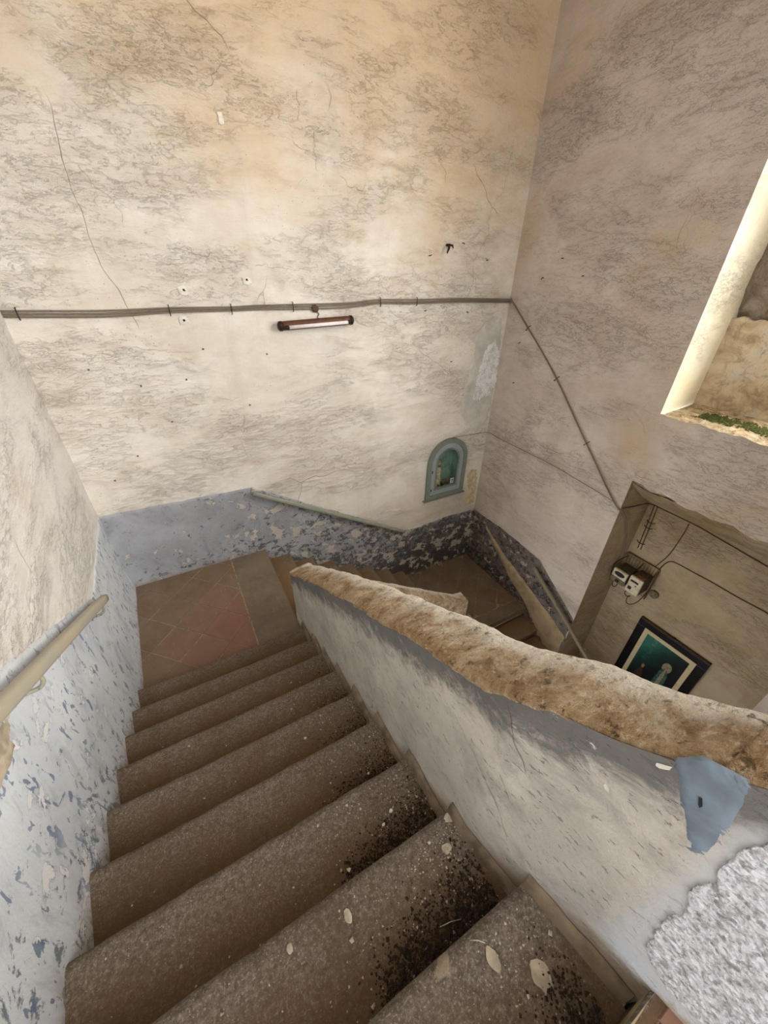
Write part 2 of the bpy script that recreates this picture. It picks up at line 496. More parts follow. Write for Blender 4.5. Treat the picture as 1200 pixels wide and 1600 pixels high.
def box_data(c, e, bev=0.0, rot=None):
    bm = bmesh.new()
    bmesh.ops.create_cube(bm, size=1.0)
    for v in bm.verts: v.co = Vector((v.co.x * e[0], v.co.y * e[1], v.co.z * e[2]))
    if bev: bmesh.ops.bevel(bm, geom=bm.edges[:], offset=bev, segments=2, profile=.6, affect='EDGES')
    if rot is not None: bmesh.ops.transform(bm, matrix=rot.to_4x4(), verts=bm.verts)
    bmesh.ops.translate(bm, vec=Vector(c), verts=bm.verts)
    return bm

def from_bm(name, bm, m, parent=None, smooth=False):
    me = bpy.data.meshes.new(name); bm.to_mesh(me); bm.free()
    me.materials.append(m)
    if smooth: me.polygons.foreach_set('use_smooth', [True] * len(me.polygons))
    o = bpy.data.objects.new(name, me); C.objects.link(o)
    if parent is not None: o.parent = parent
    return o

def box(name, c, e, m, parent=None, bev=.003, rot=None):
    return from_bm(name, box_data(c, e, bev, rot), m, parent)

def tube_geo(pts, r, seg=8, close=True):
    pts = [Vector(p) for p in pts]
    V_, F_ = [], []
    prev = None
    for i, p in enumerate(pts):
        t = (pts[min(i + 1, len(pts) - 1)] - pts[max(i - 1, 0)]).normalized()
        if prev is None:
            a = Vector((0, 0, 1)) if abs(t.z) < .9 else Vector((1, 0, 0))
            x = t.cross(a).normalized()
        else:
            x = (prev - t * prev.dot(t)).normalized()
        prev = x; y = t.cross(x)
        rr = r[i] if isinstance(r, (list, tuple)) else r
        for s_ in range(seg):
            an = 2 * math.pi * s_ / seg
            V_.append(p + x * math.cos(an) * rr + y * math.sin(an) * rr)
    n = len(pts)
    for i in range(n - 1):
        for s_ in range(seg):
            a = i * seg + s_; b = i * seg + (s_ + 1) % seg
            F_.append((a, b, b + seg, a + seg))
    if close:
        F_.append(tuple(range(seg))[::-1]); F_.append(tuple((n - 1) * seg + s_ for s_ in range(seg)))
    return V_, F_

def tube(name, pts, r, m, parent=None, seg=8):
    v, f = tube_geo(pts, r, seg)
    return mk(name, v, f, m, parent, True)

def curve(pts, n=8):
    """Catmull-Rom resample"""
    P = [Vector(p) for p in pts]; out = []
    for i in range(len(P) - 1):
        p0, p1, p2, p3 = P[max(i - 1, 0)], P[i], P[i + 1], P[min(i + 2, len(P) - 1)]
        for j in range(n):
            t = j / n
            out.append(.5 * ((2 * p1) + (p2 - p0) * t + (2 * p0 - 5 * p1 + 4 * p2 - p3) * t * t + (3 * p1 - p0 - 3 * p2 + p3) * t ** 3))
    out.append(P[-1])
    return out

def interp(x, tab):
    if x <= tab[0][0]: return tab[0][1]
    for (a, b), (c, d) in zip(tab, tab[1:]):
        if x <= c: return b + (d - b) * (x - a) / (c - a)
    return tab[-1][1]

# ------------------------------------------------------------------ survey
XL_C, XL_K = -.2522, .04            # left wall plane: x + .04 y = -.2522
def xl(y): return XL_C - XL_K * y
YB, XR, XA, YJ = 1.32, 1.32, 1.52, .60
ZTOP, YF = 1.05, -.80               # ceiling, open front behind the viewer
Y1, G1, R1 = .819, .0982, .0531     # first flight: nosing, going, rise
ZU = -1 + 10 * R1                   # upper landing
G2, R2 = .0985, .057
ZLL = -1 - 8 * R2                   # lower landing
ZG = ZLL - 9 * R2                   # ground

# arched shrine opening in the back wall
SX, SW, SB, SP = 1.089, .092, -.962, -.790       # centre, half width, bottom, spring line
def in_arch(p, grow=0.0):
    x = p.x / S - SX; z = p.z / S - Z0
    w = SW + grow
    if z < SB - grow: return False
    if z <= SP: return abs(x) < w
    return x * x + (z - SP) ** 2 < w * w

# ------------------------------------------------------------------ walls
n_back, n_left, n_right = Vector((0, -1, 0)), Vector((1, XL_K, 0)).normalized(), Vector((-1, 0, 0))

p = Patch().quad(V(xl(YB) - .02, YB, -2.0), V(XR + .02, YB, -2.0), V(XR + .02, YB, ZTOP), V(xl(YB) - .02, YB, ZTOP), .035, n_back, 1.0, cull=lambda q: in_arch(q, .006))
wall_back = tag(p.build('wall_back', M['plaster_back']), 'tall cream plastered wall with ochre staining and painted light falloff behind the landing', kind='structure')

p = Patch().quad(V(xl(YF), YF, -1.2), V(xl(YB + .02), YB + .02, -1.2), V(xl(YB + .02), YB + .02, ZTOP), V(xl(YF), YF, ZTOP), .05, n_left)
wall_left = tag(p.build('wall_left', M['plaster_left']), 'whitewashed wall on the left of the descending stair', kind='structure')

# right wall: full height behind the jamb line, a band between alcove and window, a head over the window
WS, WH, WY = -.376, .97, -.55        # window sill, head, near jamb
LZ = -.615                            # ragged lintel edge
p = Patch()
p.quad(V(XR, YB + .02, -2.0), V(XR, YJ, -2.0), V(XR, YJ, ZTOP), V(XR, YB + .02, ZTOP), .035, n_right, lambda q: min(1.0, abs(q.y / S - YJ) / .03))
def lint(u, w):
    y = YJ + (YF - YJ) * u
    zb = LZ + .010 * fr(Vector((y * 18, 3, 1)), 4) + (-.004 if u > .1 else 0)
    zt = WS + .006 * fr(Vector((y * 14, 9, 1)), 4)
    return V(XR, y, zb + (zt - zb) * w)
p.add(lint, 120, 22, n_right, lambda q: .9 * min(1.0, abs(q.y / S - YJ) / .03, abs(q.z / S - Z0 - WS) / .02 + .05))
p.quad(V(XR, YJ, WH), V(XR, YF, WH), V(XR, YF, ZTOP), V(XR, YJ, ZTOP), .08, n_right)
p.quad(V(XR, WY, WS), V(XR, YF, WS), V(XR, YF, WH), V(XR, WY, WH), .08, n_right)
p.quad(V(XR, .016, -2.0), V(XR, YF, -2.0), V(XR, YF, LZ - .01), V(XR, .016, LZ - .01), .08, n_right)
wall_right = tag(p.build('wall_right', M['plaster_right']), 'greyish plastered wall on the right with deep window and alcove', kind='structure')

# alcove under the window: far jamb, sloping soffit, rear wall
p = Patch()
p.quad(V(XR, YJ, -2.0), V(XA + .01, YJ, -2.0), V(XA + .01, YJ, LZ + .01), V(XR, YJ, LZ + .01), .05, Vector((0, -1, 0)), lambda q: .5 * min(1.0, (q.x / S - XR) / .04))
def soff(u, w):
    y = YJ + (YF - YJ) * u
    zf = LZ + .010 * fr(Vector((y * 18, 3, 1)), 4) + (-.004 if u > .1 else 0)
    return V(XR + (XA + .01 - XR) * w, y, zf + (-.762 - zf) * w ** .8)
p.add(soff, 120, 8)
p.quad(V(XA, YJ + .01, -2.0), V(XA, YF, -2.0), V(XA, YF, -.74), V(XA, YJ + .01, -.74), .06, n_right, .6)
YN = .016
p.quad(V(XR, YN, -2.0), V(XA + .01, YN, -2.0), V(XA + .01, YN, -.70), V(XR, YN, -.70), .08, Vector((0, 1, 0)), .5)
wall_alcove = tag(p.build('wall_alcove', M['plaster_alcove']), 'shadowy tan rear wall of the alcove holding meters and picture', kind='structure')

# upper window niche: bright jamb, sill, rear infill, open part nearer the viewer
XW = 1.498
window_1 = empty('window_1')
tag(window_1, 'deep window recess in the right wall with mossy sill', kind='structure')
p = Patch()
p.quad(V(XR, YJ, WS - .01), V(XW + .06, YJ, WS - .01), V(XW + .06, YJ, WH), V(XR, YJ, WH), .04, Vector((0, -1, 0)), lambda q: .4 * min(1.0, (q.x / S - XR) / .04))
p.quad(V(XR, WY, WS - .01), V(XW + .06, WY, WS - .01), V(XW + .06, WY, WH), V(XR, WY, WH), .1, Vector((0, 1, 0)), .5)
p.quad(V(XR, .6, WH), V(XW + .06, .6, WH), V(XW + .06, WY, WH), V(XR, WY, WH), .1)
p.build('jamb', M['jamb_white'], window_1)
p = Patch()
def sillf(u, w):
    y = .597 + (WY - .597) * u
    q = V(XR + .001 + (XW + .06 - XR) * w, y, WS + .008 * w)
    q.z += .012 * fr(q * 7, 4) + (.020 * max(0, 1 - abs(w - .72) / .12))
    if w == 0: q.z = S * (WS + .006 * fr(Vector((y * 14, 9, 1)), 4) + Z0); q.x = S * XR
    return q
p.add(sillf, 110, 18)
p.build('window_sill', M['sill'], window_1)
p = Patch()
def inf_low(u, w):
    q = V(XW, .61 - .235 * u, WS - .01 + (.275 + .012 * noise.noise(Vector((u * 9, 2, 0)))) * w)
    q.x += -.020 * fr(q * 4, 6); return q
p.add(inf_low, 40, 34)
p.build('infill_render', M['infill'], window_1)
p = Patch()
def inf_up(u, w):
    q = V(XW + .010, .61 - .235 * u, -.125 + (WH + .125) * w)
    q.x += -.07 * fr(q * 2.2, 5) - .03 * noise.noise(q * 9); return q
p.add(inf_up, 40, 90)
p.quad(V(XW + .01, .375, WS - .01), V(XW + .06, .375, WS - .01), V(XW + .06, .375, WH), V(XW + .01, .375, WH), .1, Vector((0, -1, 0)), 2)
p.quad(V(XW + .06, .62, WS - .01), V(XW + .06, .375, WS - .01), V(XW + .06, .375, WH), V(XW + .06, .62, WH), .2)
p.build('rubble_infill', M['rubble'], window_1)
# moss along the sill
v_, f_ = [], []
for i in range(1500):
    t = rnd.random(); y = .53 - .45 * t; w = .42 + rnd.gauss(0, .07) + .05 * noise.noise(Vector((y * 20, 0, 0)))
    q = V(XR + (XW + .06 - XR) * w, y, WS + .008 * w); q.z += .008
    r = rnd.uniform(.006, .016); b0 = len(v_)
    for a in range(5):
        an = a * 2 * math.pi / 5 + t * 9
        v_.append(q + Vector((math.cos(an) * r, math.sin(an) * r, -.006)))
    v_.append(q + Vector((0, 0, r * .7)))
    f_ += [(b0 + a, b0 + (a + 1) % 5, b0 + 5) for a in range(5)]
tag(mk('moss', v_, f_, M['moss'], window_1, True), kind='stuff')
v_, f_ = [], []
def crumb(v_, f_, q, r, flat=.6):
    b0 = len(v_)
    an0 = rnd.random() * 6.28
    for a in range(4):
        an = an0 + a * math.pi / 2 + rnd.uniform(-.4, .4); rr = r * rnd.uniform(.6, 1.2)
        v_.append(q + Vector((math.cos(an) * rr, math.sin(an) * rr, rnd.uniform(-.1, .3) * r * flat)))
    v_.append(q + Vector((0, 0, r * flat))); v_.append(q - Vector((0, 0, r * flat * .5)))
    for a in range(4):
        f_ += [(b0 + a, b0 + (a + 1) % 4, b0 + 4), (b0 + (a + 1) % 4, b0 + a, b0 + 5)]
for i in range(260):
    y = .585 - .42 * rnd.random(); w = min(.62, max(.03, rnd.choice((.1, .62, .66)) + rnd.gauss(0, .05)))
    q = V(XR + (XW + .06 - XR) * w, y, WS + .008 * w); q.z += .012
    crumb(v_, f_, q, rnd.uniform(.005, .015))
tag(mk('sill_rubble', v_, f_, M['sill'], window_1, False), kind='stuff')

# unseen walls added to cut light: behind the viewer (open left), under the landing
p = Patch()
p.quad(V(.50, YF, ZU - .05), V(XR, YF, ZU - .05), V(XR, YF, ZTOP), V(.50, YF, ZTOP), .15, Vector((0, 1, 0)))
p.quad(V(.20, -.10, -2.0), V(XR, -.10, -2.0), V(XR, -.10, ZU), V(.20, -.10, ZU), .12, Vector((0, 1, 0)))
tag(p.build('wall_front_light_block', M['plaster_left']), 'unseen plastered wall added to cut light behind the viewer and below the upper landing', kind='structure')

# ceiling above the stairwell
p = Patch().quad(V(-.35, YB + .03, ZTOP), V(XW + .2, YB + .03, ZTOP), V(XW + .2, YF, ZTOP), V(-.35, YF, ZTOP), .2)
tag(p.build('ceiling', M['ceiling']), 'tan plaster ceiling over the stairwell', kind='structure')

# ------------------------------------------------------------------ painted dado bands
def dado_band(name, base_fn, top_tab, bot_tab, t0, t1, nrm, m, parent, wear=lambda t, h: 0.0, off=.006, cell=.03, flare=None):
    L = abs(t1 - t0) * S
    nu = int(L / cell); nv = 30
    p = Patch()
    def fn(u, w):
        t = t0 + (t1 - t0) * u
        zb, zt = interp(t, bot_tab), interp(t, top_tab)
        zt += .0025 * fr(Vector((t * 25, 4, 2)), 3)
        q = base_fn(t, zb + (zt - zb) * w)
        q = q + nrm * (off + (flare(w) if flare else 0))
        return q
    p.add(fn, nu, nv, nrm, 1.0, None, {'low': lambda u, w, q: max(0.0, 1 - w * 2.2), 'wear': lambda u, w, q: wear(t0 + (t1 - t0) * u, w)})
    # top lip closes the paint thickness
    b = len(p.v)
    for i in range(nu + 1):
        q = p.v[nv * (nu + 1) + i] - nrm * (off + .012)
        p.v.append(q); p.a['low'].append(0.0); p.a['wear'].append(0.0)
    for i in range(nu):
        p.f.append((nv * (nu + 1) + i, nv * (nu + 1) + i + 1, b + i + 1, b + i))
    return p.build(name, m, parent)

dado_band('painted_dado', lambda t, z: V(t, YB, z),
          [(-.31, -.690), (.150, -.702), (.175, -.704), (.86, -1.130), (.93, -1.140), (1.139, -1.126), (1.32, -1.134)],
          [(-.31, -1.03), (.18, -1.03), (.19, -1.08), (.87, -1.47), (1.33, -1.49)], xl(YB), XR, n_back, M['dado_back'], wall_back,
          wear=lambda t, w: max(0, min(1, (t + .05) / .55)) * (1 - .15 * w) + .55 * max(0, min(1, (t - .62) / .30)) * (1 - w * .4))
dado_band('painted_dado', lambda t, z: V(xl(t), t, z),
          [(-.8, .155), (.474, -.425), (.592, -.492), (.744, -.582), (.90, -.680), (1.33, -.690)],
          [(-.8, -.5), (-.10, -.5), (.819, -1.0), (.85, -1.03), (1.33, -1.03)], YB, YF, n_left, M['dado_left'], wall_left,
          wear=lambda t, w: max(0, min(1, (.95 - t) / .5)) * .5, flare=lambda w: .05 * max(0, 1 - w * 2.6) ** 1.5)
dado_band('painted_dado', lambda t, z: V(XR, t, z),
          [(.59, -1.325), (.845, -1.150), (1.10, -1.130), (1.33, -1.136)],
          [(.59, -1.70), (.83, -1.50), (1.33, -1.49)], YB, YJ, n_right, M['dado_right'], wall_right,
          wear=lambda t, w: .6 if t > .7 else .3, flare=lambda w: .03 * max(0, 1 - w * 3))

# ------------------------------------------------------------------ floors
def slab_floor(name, x0, x1, y0, y1, z, m, label, thick=.04):
    c = V((x0 + x1) / 2, (y0 + y1) / 2, z - thick / 2)
    o = box(name, c, (S * (x1 - x0), S * (y1 - y0), S * thick), m, None, 0)
    return tag(o, label, kind='structure')

floor_u = slab_floor('floor', -.30, 1.34, YF, Y1 - 9 * G1 - .012, ZU - .004, M['mortar'], 'upper landing floor at the head of the stair')
floor_m = slab_floor('floor', -.33, .176, Y1 - .06, YB + .01, -1.0012, M['mortar'], 'tiled landing at the foot of the descending flight')
floor_l = slab_floor('floor', .874, XR + .02, .840, YB + .01, ZLL - .0012, M['mortar'], 'lower landing in the far right corner below the shrine')
floor_g = slab_floor('floor', -.3, XA + .05, YF, YB, ZG, M['mortar'], 'ground floor at the bottom of the stairwell')

def clip(poly, ax, val, keep_less):
    out = []
    for i in range(len(poly)):
        a, b = poly[i], poly[(i + 1) % len(poly)]
        ia = (a[ax] <= val) == keep_less or a[ax] == val
        ib = (b[ax] <= val) == keep_less or b[ax] == val
        if ia: out.append(a)
        if ia != ib:
            t = (val - a[ax]) / (b[ax] - a[ax])
            out.append((a[0] + t * (b[0] - a[0]), a[1] + t * (b[1] - a[1])))
    return out

def tile_piece(name, poly, z, m, parent, th=.004, tilt=.0):
    if len(poly) < 3: return
    ar = abs(sum(poly[i][0] * poly[(i + 1) % len(poly)][1] - poly[(i + 1) % len(poly)][0] * poly[i][1] for i in range(len(poly)))) / 2
    if ar < .0006: return
    n = len(poly)
    cx = sum(a[0] for a in poly) / n; cy = sum(a[1] for a in poly) / n
    tx, ty = rnd.uniform(-1, 1) * tilt, rnd.uniform(-1, 1) * tilt
    def top(a, sh): 
        dx, dy = a[0] - cx, a[1] - cy; L = math.hypot(dx, dy) or 1
        return V(a[0] - dx / L * sh, a[1] - dy / L * sh, z + tx * dx + ty * dy)
    v = [V(a[0], a[1], z - th) for a in poly] + [top(a, 0) - Vector((0, 0, .003)) for a in poly] + [top(a, .0012) for a in poly]
    f = [tuple(range(2 * n, 3 * n))]
    for r_ in (0, 1):
        for i in range(n):
            a = r_ * n + i; b = r_ * n + (i + 1) % n
            f.append((a, b, b + n, a + n))
    if sum((poly[(i + 1) % n][0] - poly[i][0]) * (poly[(i + 1) % n][1] + poly[i][1]) for i in range(n)) > 0:
        f = [tuple(reversed(q)) for q in f]
    return mk(name, v, f, m, parent, False)

def diag_tiles(parent, x0, x1, y0, y1, z, size, org, pick):
    h = size * math.sqrt(.5); gap = .0020
    N = 14
    for i in range(-N, N):
        for j in range(-N, N):
            cx = org[0] + (i + j) * h; cy = org[1] + (i - j) * h
            if not (x0 - h < cx < x1 + h and y0 - h < cy < y1 + h): continue
            r_ = h - gap * .6
            poly = [(cx + r_, cy), (cx, cy + r_), (cx - r_, cy), (cx, cy - r_)]
            for ax, val, kl in ((0, x0, False), (0, x1, True), (1, y0, False), (1, y1, True)):
                if len(poly) >= 3: poly = clip(poly, ax, val, kl)
            tile_piece('floor_tile', poly, z + rnd.uniform(-.0006, .0006), pick(cx, cy), parent, .004, .012)

def pick_mid(cx, cy):
    d = math.hypot(cx - 0.0, cy - .95)
    if d < .13: return M['tile_redder']
    if d < .23: return M['tile_red']
    return rnd.choice([M['tile_brown'], M['tile_brown'], M['tile_grey']])
diag_tiles(floor_m, -.315, .040, Y1 - .03, YB, -1.0, .105, (-.03, .98), pick_mid)
tile_piece('threshold_slab', [(.044, Y1 - .03), (.180, Y1 - .03), (.180, YB), (.044, YB)], -1.0, M['slab'], floor_m, .03)
diag_tiles(floor_l, .874, XR, .905, YB, ZLL, .105, (1.05, 1.0), lambda a, b: rnd.choice([M['tile_brown'], M['tile_grey']]))
tile_piece('threshold_slab', [(.874, .835), (XR, .835), (XR, .901), (.874, .901)], ZLL, M['slab'], floor_l, .03)
yu = Y1 - 9 * G1
tile_piece('cement_strip', [(-.30, yu - .0085), (.26, yu - .0085), (.26, yu - .001), (-.30, yu - .001)], ZU - .001, M['beige'], floor_u, .03)
for i in range(9):
    for j in range(6):
        x0 = -.26 + i * .066; y0 = yu - .0095 - j * .066
        if x0 > .22: continue
        tile_piece('floor_tile', [(x0, y0 - .064), (x0 + .064, y0 - .064), (x0 + .064, y0), (x0, y0)], ZU, M['tile_redder'], floor_u, .004, .01)

# ------------------------------------------------------------------ stair flights
def step_mesh(name, mapf, z, rise, going, width, parent, m, splash=lambda u: 0.0, seed=0, nose=.013, dusty=.5):
    """mapf(d, s, z): d = distance behind the nosing, s = 0..1 across the step"""
    prof = []                                       # (d, dz, back attr)
    nb = 9
    for i in range(nb + 1):
        d = (going + .012) * (1 - i / nb)
        if d < nose: d = nose
        prof.append((d, 0.0, min(1, d / going)))
        if d == nose: break
    for a in range(1, 7):
        an = a / 6 * math.pi / 2
        prof.append((nose - nose * math.sin(an), -nose * .8 * (1 - math.cos(an)), 0.0))
    prof.append((.003, -nose * .8 - .008, .1)); prof.append((.006, -rise * .6, .5)); prof.append((.006, -rise - .012, 1.0))
    prof.append((going + .012, -rise - .012, 1.0))
    ns = 44; v = []; bk = []; spl = []; du = []
    for i in range(ns + 1):
        s_ = i / ns
        for (d, dz, b) in prof:
            wear = -.0030 * math.exp(-((s_ - .5) / .28) ** 2) * (1 - b)
            q = mapf(d, s_, z + dz + wear)
            jit = .0035 * fr(Vector((q.x * 3 + seed, q.y * 3, q.z * 3)), 4) + .003 * noise.noise(Vector((q.x * 14, q.y * 14, q.z * 14 + seed)))
            q.z += jit * .7
            if b == 0.0 or dz < 0:
                q2 = mapf(d + 1, s_, z); dirv = (mapf(d, s_, z) - q2).normalized()
                q += dirv * jit * 1.1
            v.append(q); bk.append(b); spl.append(splash(s_)); du.append(dusty)
    n = len(prof); f = []
    for i in range(ns):
        for j in range(n):
            a = i * n + j; b2 = i * n + (j + 1) % n
            f.append((a, b2, b2 + n, a + n))
    f.append(tuple(range(n))); f.append(tuple(ns * n + j for j in reversed(range(n))))
    return mk(name, v, f, m, parent, True, {'back': bk, 'splash': spl, 'dusty': du})

def par_in(y):                                       # inner face of the long parapet
    return .18 if y >= .1 else .18 + (.1 - y) * .2
flight1 = tag(empty('stair_flight'), 'worn grey stone steps descending between left wall and parapet', kind='structure')
for kk in range(1, 11):
    yn = Y1 - (kk - 1) * G1
    g_ = G1 if kk < 10 else .0
    if kk == 10:
        continue
    step_mesh('step', lambda d, s_, z, yn=yn: V(-.300 + (par_in(yn) + .012 + .300) * s_, yn - d, z), -1 + kk * R1, R1, G1, 1, flight1, M['stone'],
              (lambda s_, kk=kk: (s_ if kk >= 8 else 0.0)), kk * 3.7, dusty=max(0, 1 - kk / 9))
step_mesh('step', lambda d, s_, z: V(-.300 + (.23 + .300) * s_, Y1 - 9 * G1 - d * .5, z), ZU - .001, R1, .01, 1, flight1, M['stone'], seed=50, nose=.006)
flight2 = tag(empty('stair_flight'), 'short dusty flight descending along the back wall behind the parapet', kind='structure')
for kk in range(1, 8):
    xn = .18 + kk * G2
    step_mesh('step', lambda d, s_, z, xn=xn: V(xn - d, 1.33 - .46 * s_, z), -1 - kk * R2, R2, G2, 1, flight2, M['stone_low'], seed=kk * 2.3 + 90)
flight3 = tag(empty('stair_flight'), 'bottom flight descending along the right wall into the stairwell', kind='structure')
for kk in range(1, 9):
    yn = .835 - kk * G2
    step_mesh('step', lambda d, s_, z, yn=yn: V(.94 + .39 * s_, yn + d, z), ZLL - kk * R2, R2, G2, 1, flight3, M['stone_low'], seed=kk * 1.9 + 200)

# ------------------------------------------------------------------ parapets
TOP1 = [(-.12, -.115), (-.02, -.204), (-.007, -.215), (.009, -.227), (.037, -.247), (.075, -.268), (.129, -.308), (.224, -.362), (.398, -.463), (.60, -.590), (.839, -.752), (.885, -.785)]
def ptop(y): return interp(y, TOP1)
def nosing(y): return -1 + R1 + (Y1 - y) / G1 * R1 if y < Y1 + .02 else -1.0
PX = .248                                            # outer face
wall_p = tag(empty('wall_parapet'), 'solid stair parapet with flaking grey paint and raw coping', kind='structure')
YE = .892
p = Patch()
yn_list = [-.16 + (YE + .16) * (i / 150) ** 1.0 for i in range(151)]
def pface(u, w):
    y = -.16 + (YE + .16) * u
    zb = nosing(y) - .09 if y < Y1 else -1.03
    zt = ptop(y) - .004
    q = V(par_in(y), y, zb + (zt - zb) * w)
    return q
def patt(u, w, q):
    y = -.16 + (YE + .16) * u
    return (ptop(y) - (q.z / S - Z0)) * S
p.add(pface, 200, 40, Vector((-1, 0, 0)), .9, None, {
    'below_cap': patt,
    'low': lambda u, w, q: max(0.0, min(1.0, 1 - ((q.z / S - Z0) - (nosing(q.y / S) - .02 if q.y / S < Y1 else -1)) / (.075 + .04 * max(0, min(1, (.15 - q.y / S) / .15))))),
    'wear': lambda u, w, q: max(0.0, min(1.0, ((-.0 - q.y / S) / .045))) * max(0, min(1, (patt(u, w, q) - .02) / .12))})
p.build('inner_face', M['parapet_paint'], wall_p)
p = Patch()
A_ = {'across': lambda u, w, q: .42, 'below_cap': lambda u, w, q: .5, 'low': lambda u, w, q: 0.0, 'wear': lambda u, w, q: 0.0}
p.quad(V(par_in(1), YE, -1.9), V(PX, YE, -1.9), V(PX, YE, ptop(YE)), V(par_in(1), YE, ptop(YE)), .05, Vector((0, 1, 0)), .6, None, A_)
def oface(u, w):
    y = -.16 + (YE + .16) * u
    zb = nosing(y) - .22
    return V(PX, y, zb + (ptop(y) - zb) * w)
p.add(oface, 60, 12, Vector((1, 0, 0)), .8, None, A_)
p.build('outer_face', M['parapet_paint'], wall_p)

def coping(name, path_fn, width_fn, n, parent, m, rise=.010, seed=0.0, ends=True):
    """path_fn(t) -> (inner edge point, direction across); rounded rough coping"""
    sec = [(-.016, -.009, 0.0), (-.012, -.004, .02), (.03, .000, .10), (.14, .004, .2), (.30, .007, .35), (.5, .009, .5), (.7, .011, .68), (.86, .011, .85), (.96, .006, .95), (1.03, -.006, 1.0), (1.05, -.026, 1.0)]
    v = []; ac = []
    for i in range(n + 1):
        t = i / n
        b, dr = path_fn(t); w = width_fn(t)
        for (x, z, a) in sec:
            q = b + dr * (x * w) + Vector((0, 0, z * S * (rise / .010)))
            amp = .012 if 0.05 < a < .97 else .007
            q += Vector((0, 0, amp * fr(Vector((q.x * 6 + seed, q.y * 6, q.z * 6)), 6)))
            q += dr * (.009 * fr(Vector((q.x * 6, q.y * 6 + seed, q.z * 6 + 5)), 4))
            if a == 0.0: q.z += .014 * fr(Vector((q.x * 12, q.y * 12 + seed, 9)), 5)
            v.append(q); ac.append(a)
    m_ = len(sec); f = []
    for i in range(n):
        for j in range(m_ - 1):
            a = i * m_ + j
            f.append((a, a + 1, a + 1 + m_, a + m_))
    if ends:
        f.append(tuple(reversed(range(m_)))); f.append(tuple(n * m_ + j for j in range(m_)))
    return mk(name, v, f, m, parent, True, {'across': ac})

def cp1(t):
    y = -.02 + (YE + .004 + .02) * t
    return V(par_in(y), y, ptop(y)), Vector((1, 0, 0))
coping('coping', cp1, lambda t: S * (PX - par_in(.003 + (YE - .003) * t) + .002), 260, wall_p, M['coping'], .009)
# return block where the parapet turns along the upper landing
def cp2(t):
    y = -.135 + (.130) * t
    return V(par_in(y) - .001, y, ptop(y) + .003), Vector((1, 0, 0))
coping('coping_block', cp2, lambda t: S * .075, 60, wall_p, M['coping'], .012, 4.0)
# guard wall of the upper landing, running to the right wall
p = Patch()
p.quad(V(PX, -.06, ZU - .2), V(XR, -.06, ZU - .2), V(XR, -.06, -.17), V(PX, -.06, -.17), .08, Vector((0, 1, 0)), .6, None, A_)
p.quad(V(PX, -.12, ZU - .2), V(XR, -.12, ZU - .2), V(XR, -.12, -.17), V(PX, -.12, -.17), .08, Vector((0, -1, 0)), .6, None, A_)
p.build('landing_guard', M['parapet_paint'], wall_p)
coping('guard_coping', lambda t: (V(PX + .01 + (XR - PX - .01) * t, -.12, -.17), Vector((0, 1, 0))), lambda t: S * .06, 60, wall_p, M['coping'], .008, 8.0)

# second parapet beside the short back flight, and third beside the bottom flight
def p2z(x): return interp(x, [(.19, -.790), (.511, -.985), (.86, -1.213), (.93, -1.222)])
wall_q = tag(empty('wall_parapet'), 'lower parapet piece with rounded worn coping behind the long parapet', kind='structure')
p = Patch()
def q2(yc, nrm):
    def fn(u, w):
        x = .235 + (.905 - .235) * u; zb = -1.2 - .45 * u
        return V(x, yc, zb + (p2z(x) - zb) * w)
    p.add(fn, 40, 12, nrm, .6, None, A_)
q2(.905, Vector((0, 1, 0))); q2(.845, Vector((0, -1, 0)))
p.quad(V(.905, .845, -1.7), V(.905, .905, -1.7), V(.905, .905, -1.225), V(.905, .845, -1.225), .05, Vector((1, 0, 0)), .5, None, A_)
def q3(xc, nrm):
    def fn(u, w):
        y = .86 - .81 * u; zt = -1.325 - max(0, .84 - y) * .579; zb = zt - .30
        return V(xc, y, zb + (zt - zb) * w)
    p.add(fn, 40, 10, nrm, .6, None, A_)
q3(.885, Vector((-1, 0, 0))); q3(.935, Vector((1, 0, 0)))
p.build('body', M['coping'], wall_q)
coping('coping', lambda t: (V(.25 + .655 * t, .845, p2z(.25 + .655 * t)), Vector((0, 1, 0))), lambda t: S * .06, 90, wall_q, M['coping'], .006, 2.0)
coping('coping', lambda t: (V(.885, .80 - .76 * t, -1.333 - max(0, .84 - (.80 - .76 * t)) * .579), Vector((1, 0, 0))), lambda t: S * .05, 90, wall_q, M['coping'], .007, 3.0)

# dusty mortar fillet in the angle between treads and parapet
p = Patch()
def fil(u, w):
    y = -.0635 + (Y1 + .03 + .0635) * u
    x = par_in(y) - .0015
    kk = (Y1 - y) / G1; zs = -1 + (math.floor(kk) + 1) * R1 if y < Y1 else -1.0
    zs += .012
    hgt = .007 + .006 * fr(Vector((y * 16, 1, 1)), 3)
    prof = [(.0005, zs + hgt), (-.003, zs + hgt * .4), (-.006, zs - .010), (-.009, zs - .05)]
    i = w * 3; a = prof[min(2, int(i))]; b = prof[min(3, int(i) + 1)]; fpart = i - int(i) if i < 3 else 1.0
    if i >= 3: a = b = prof[3]
    return V(x + a[0] + (b[0] - a[0]) * fpart, y, a[1] + (b[1] - a[1]) * fpart)
p.add(fil, 420, 6, Vector((-1, 0, 0)), .6)
p.build('mortar_fillet', M['earth'], wall_p)

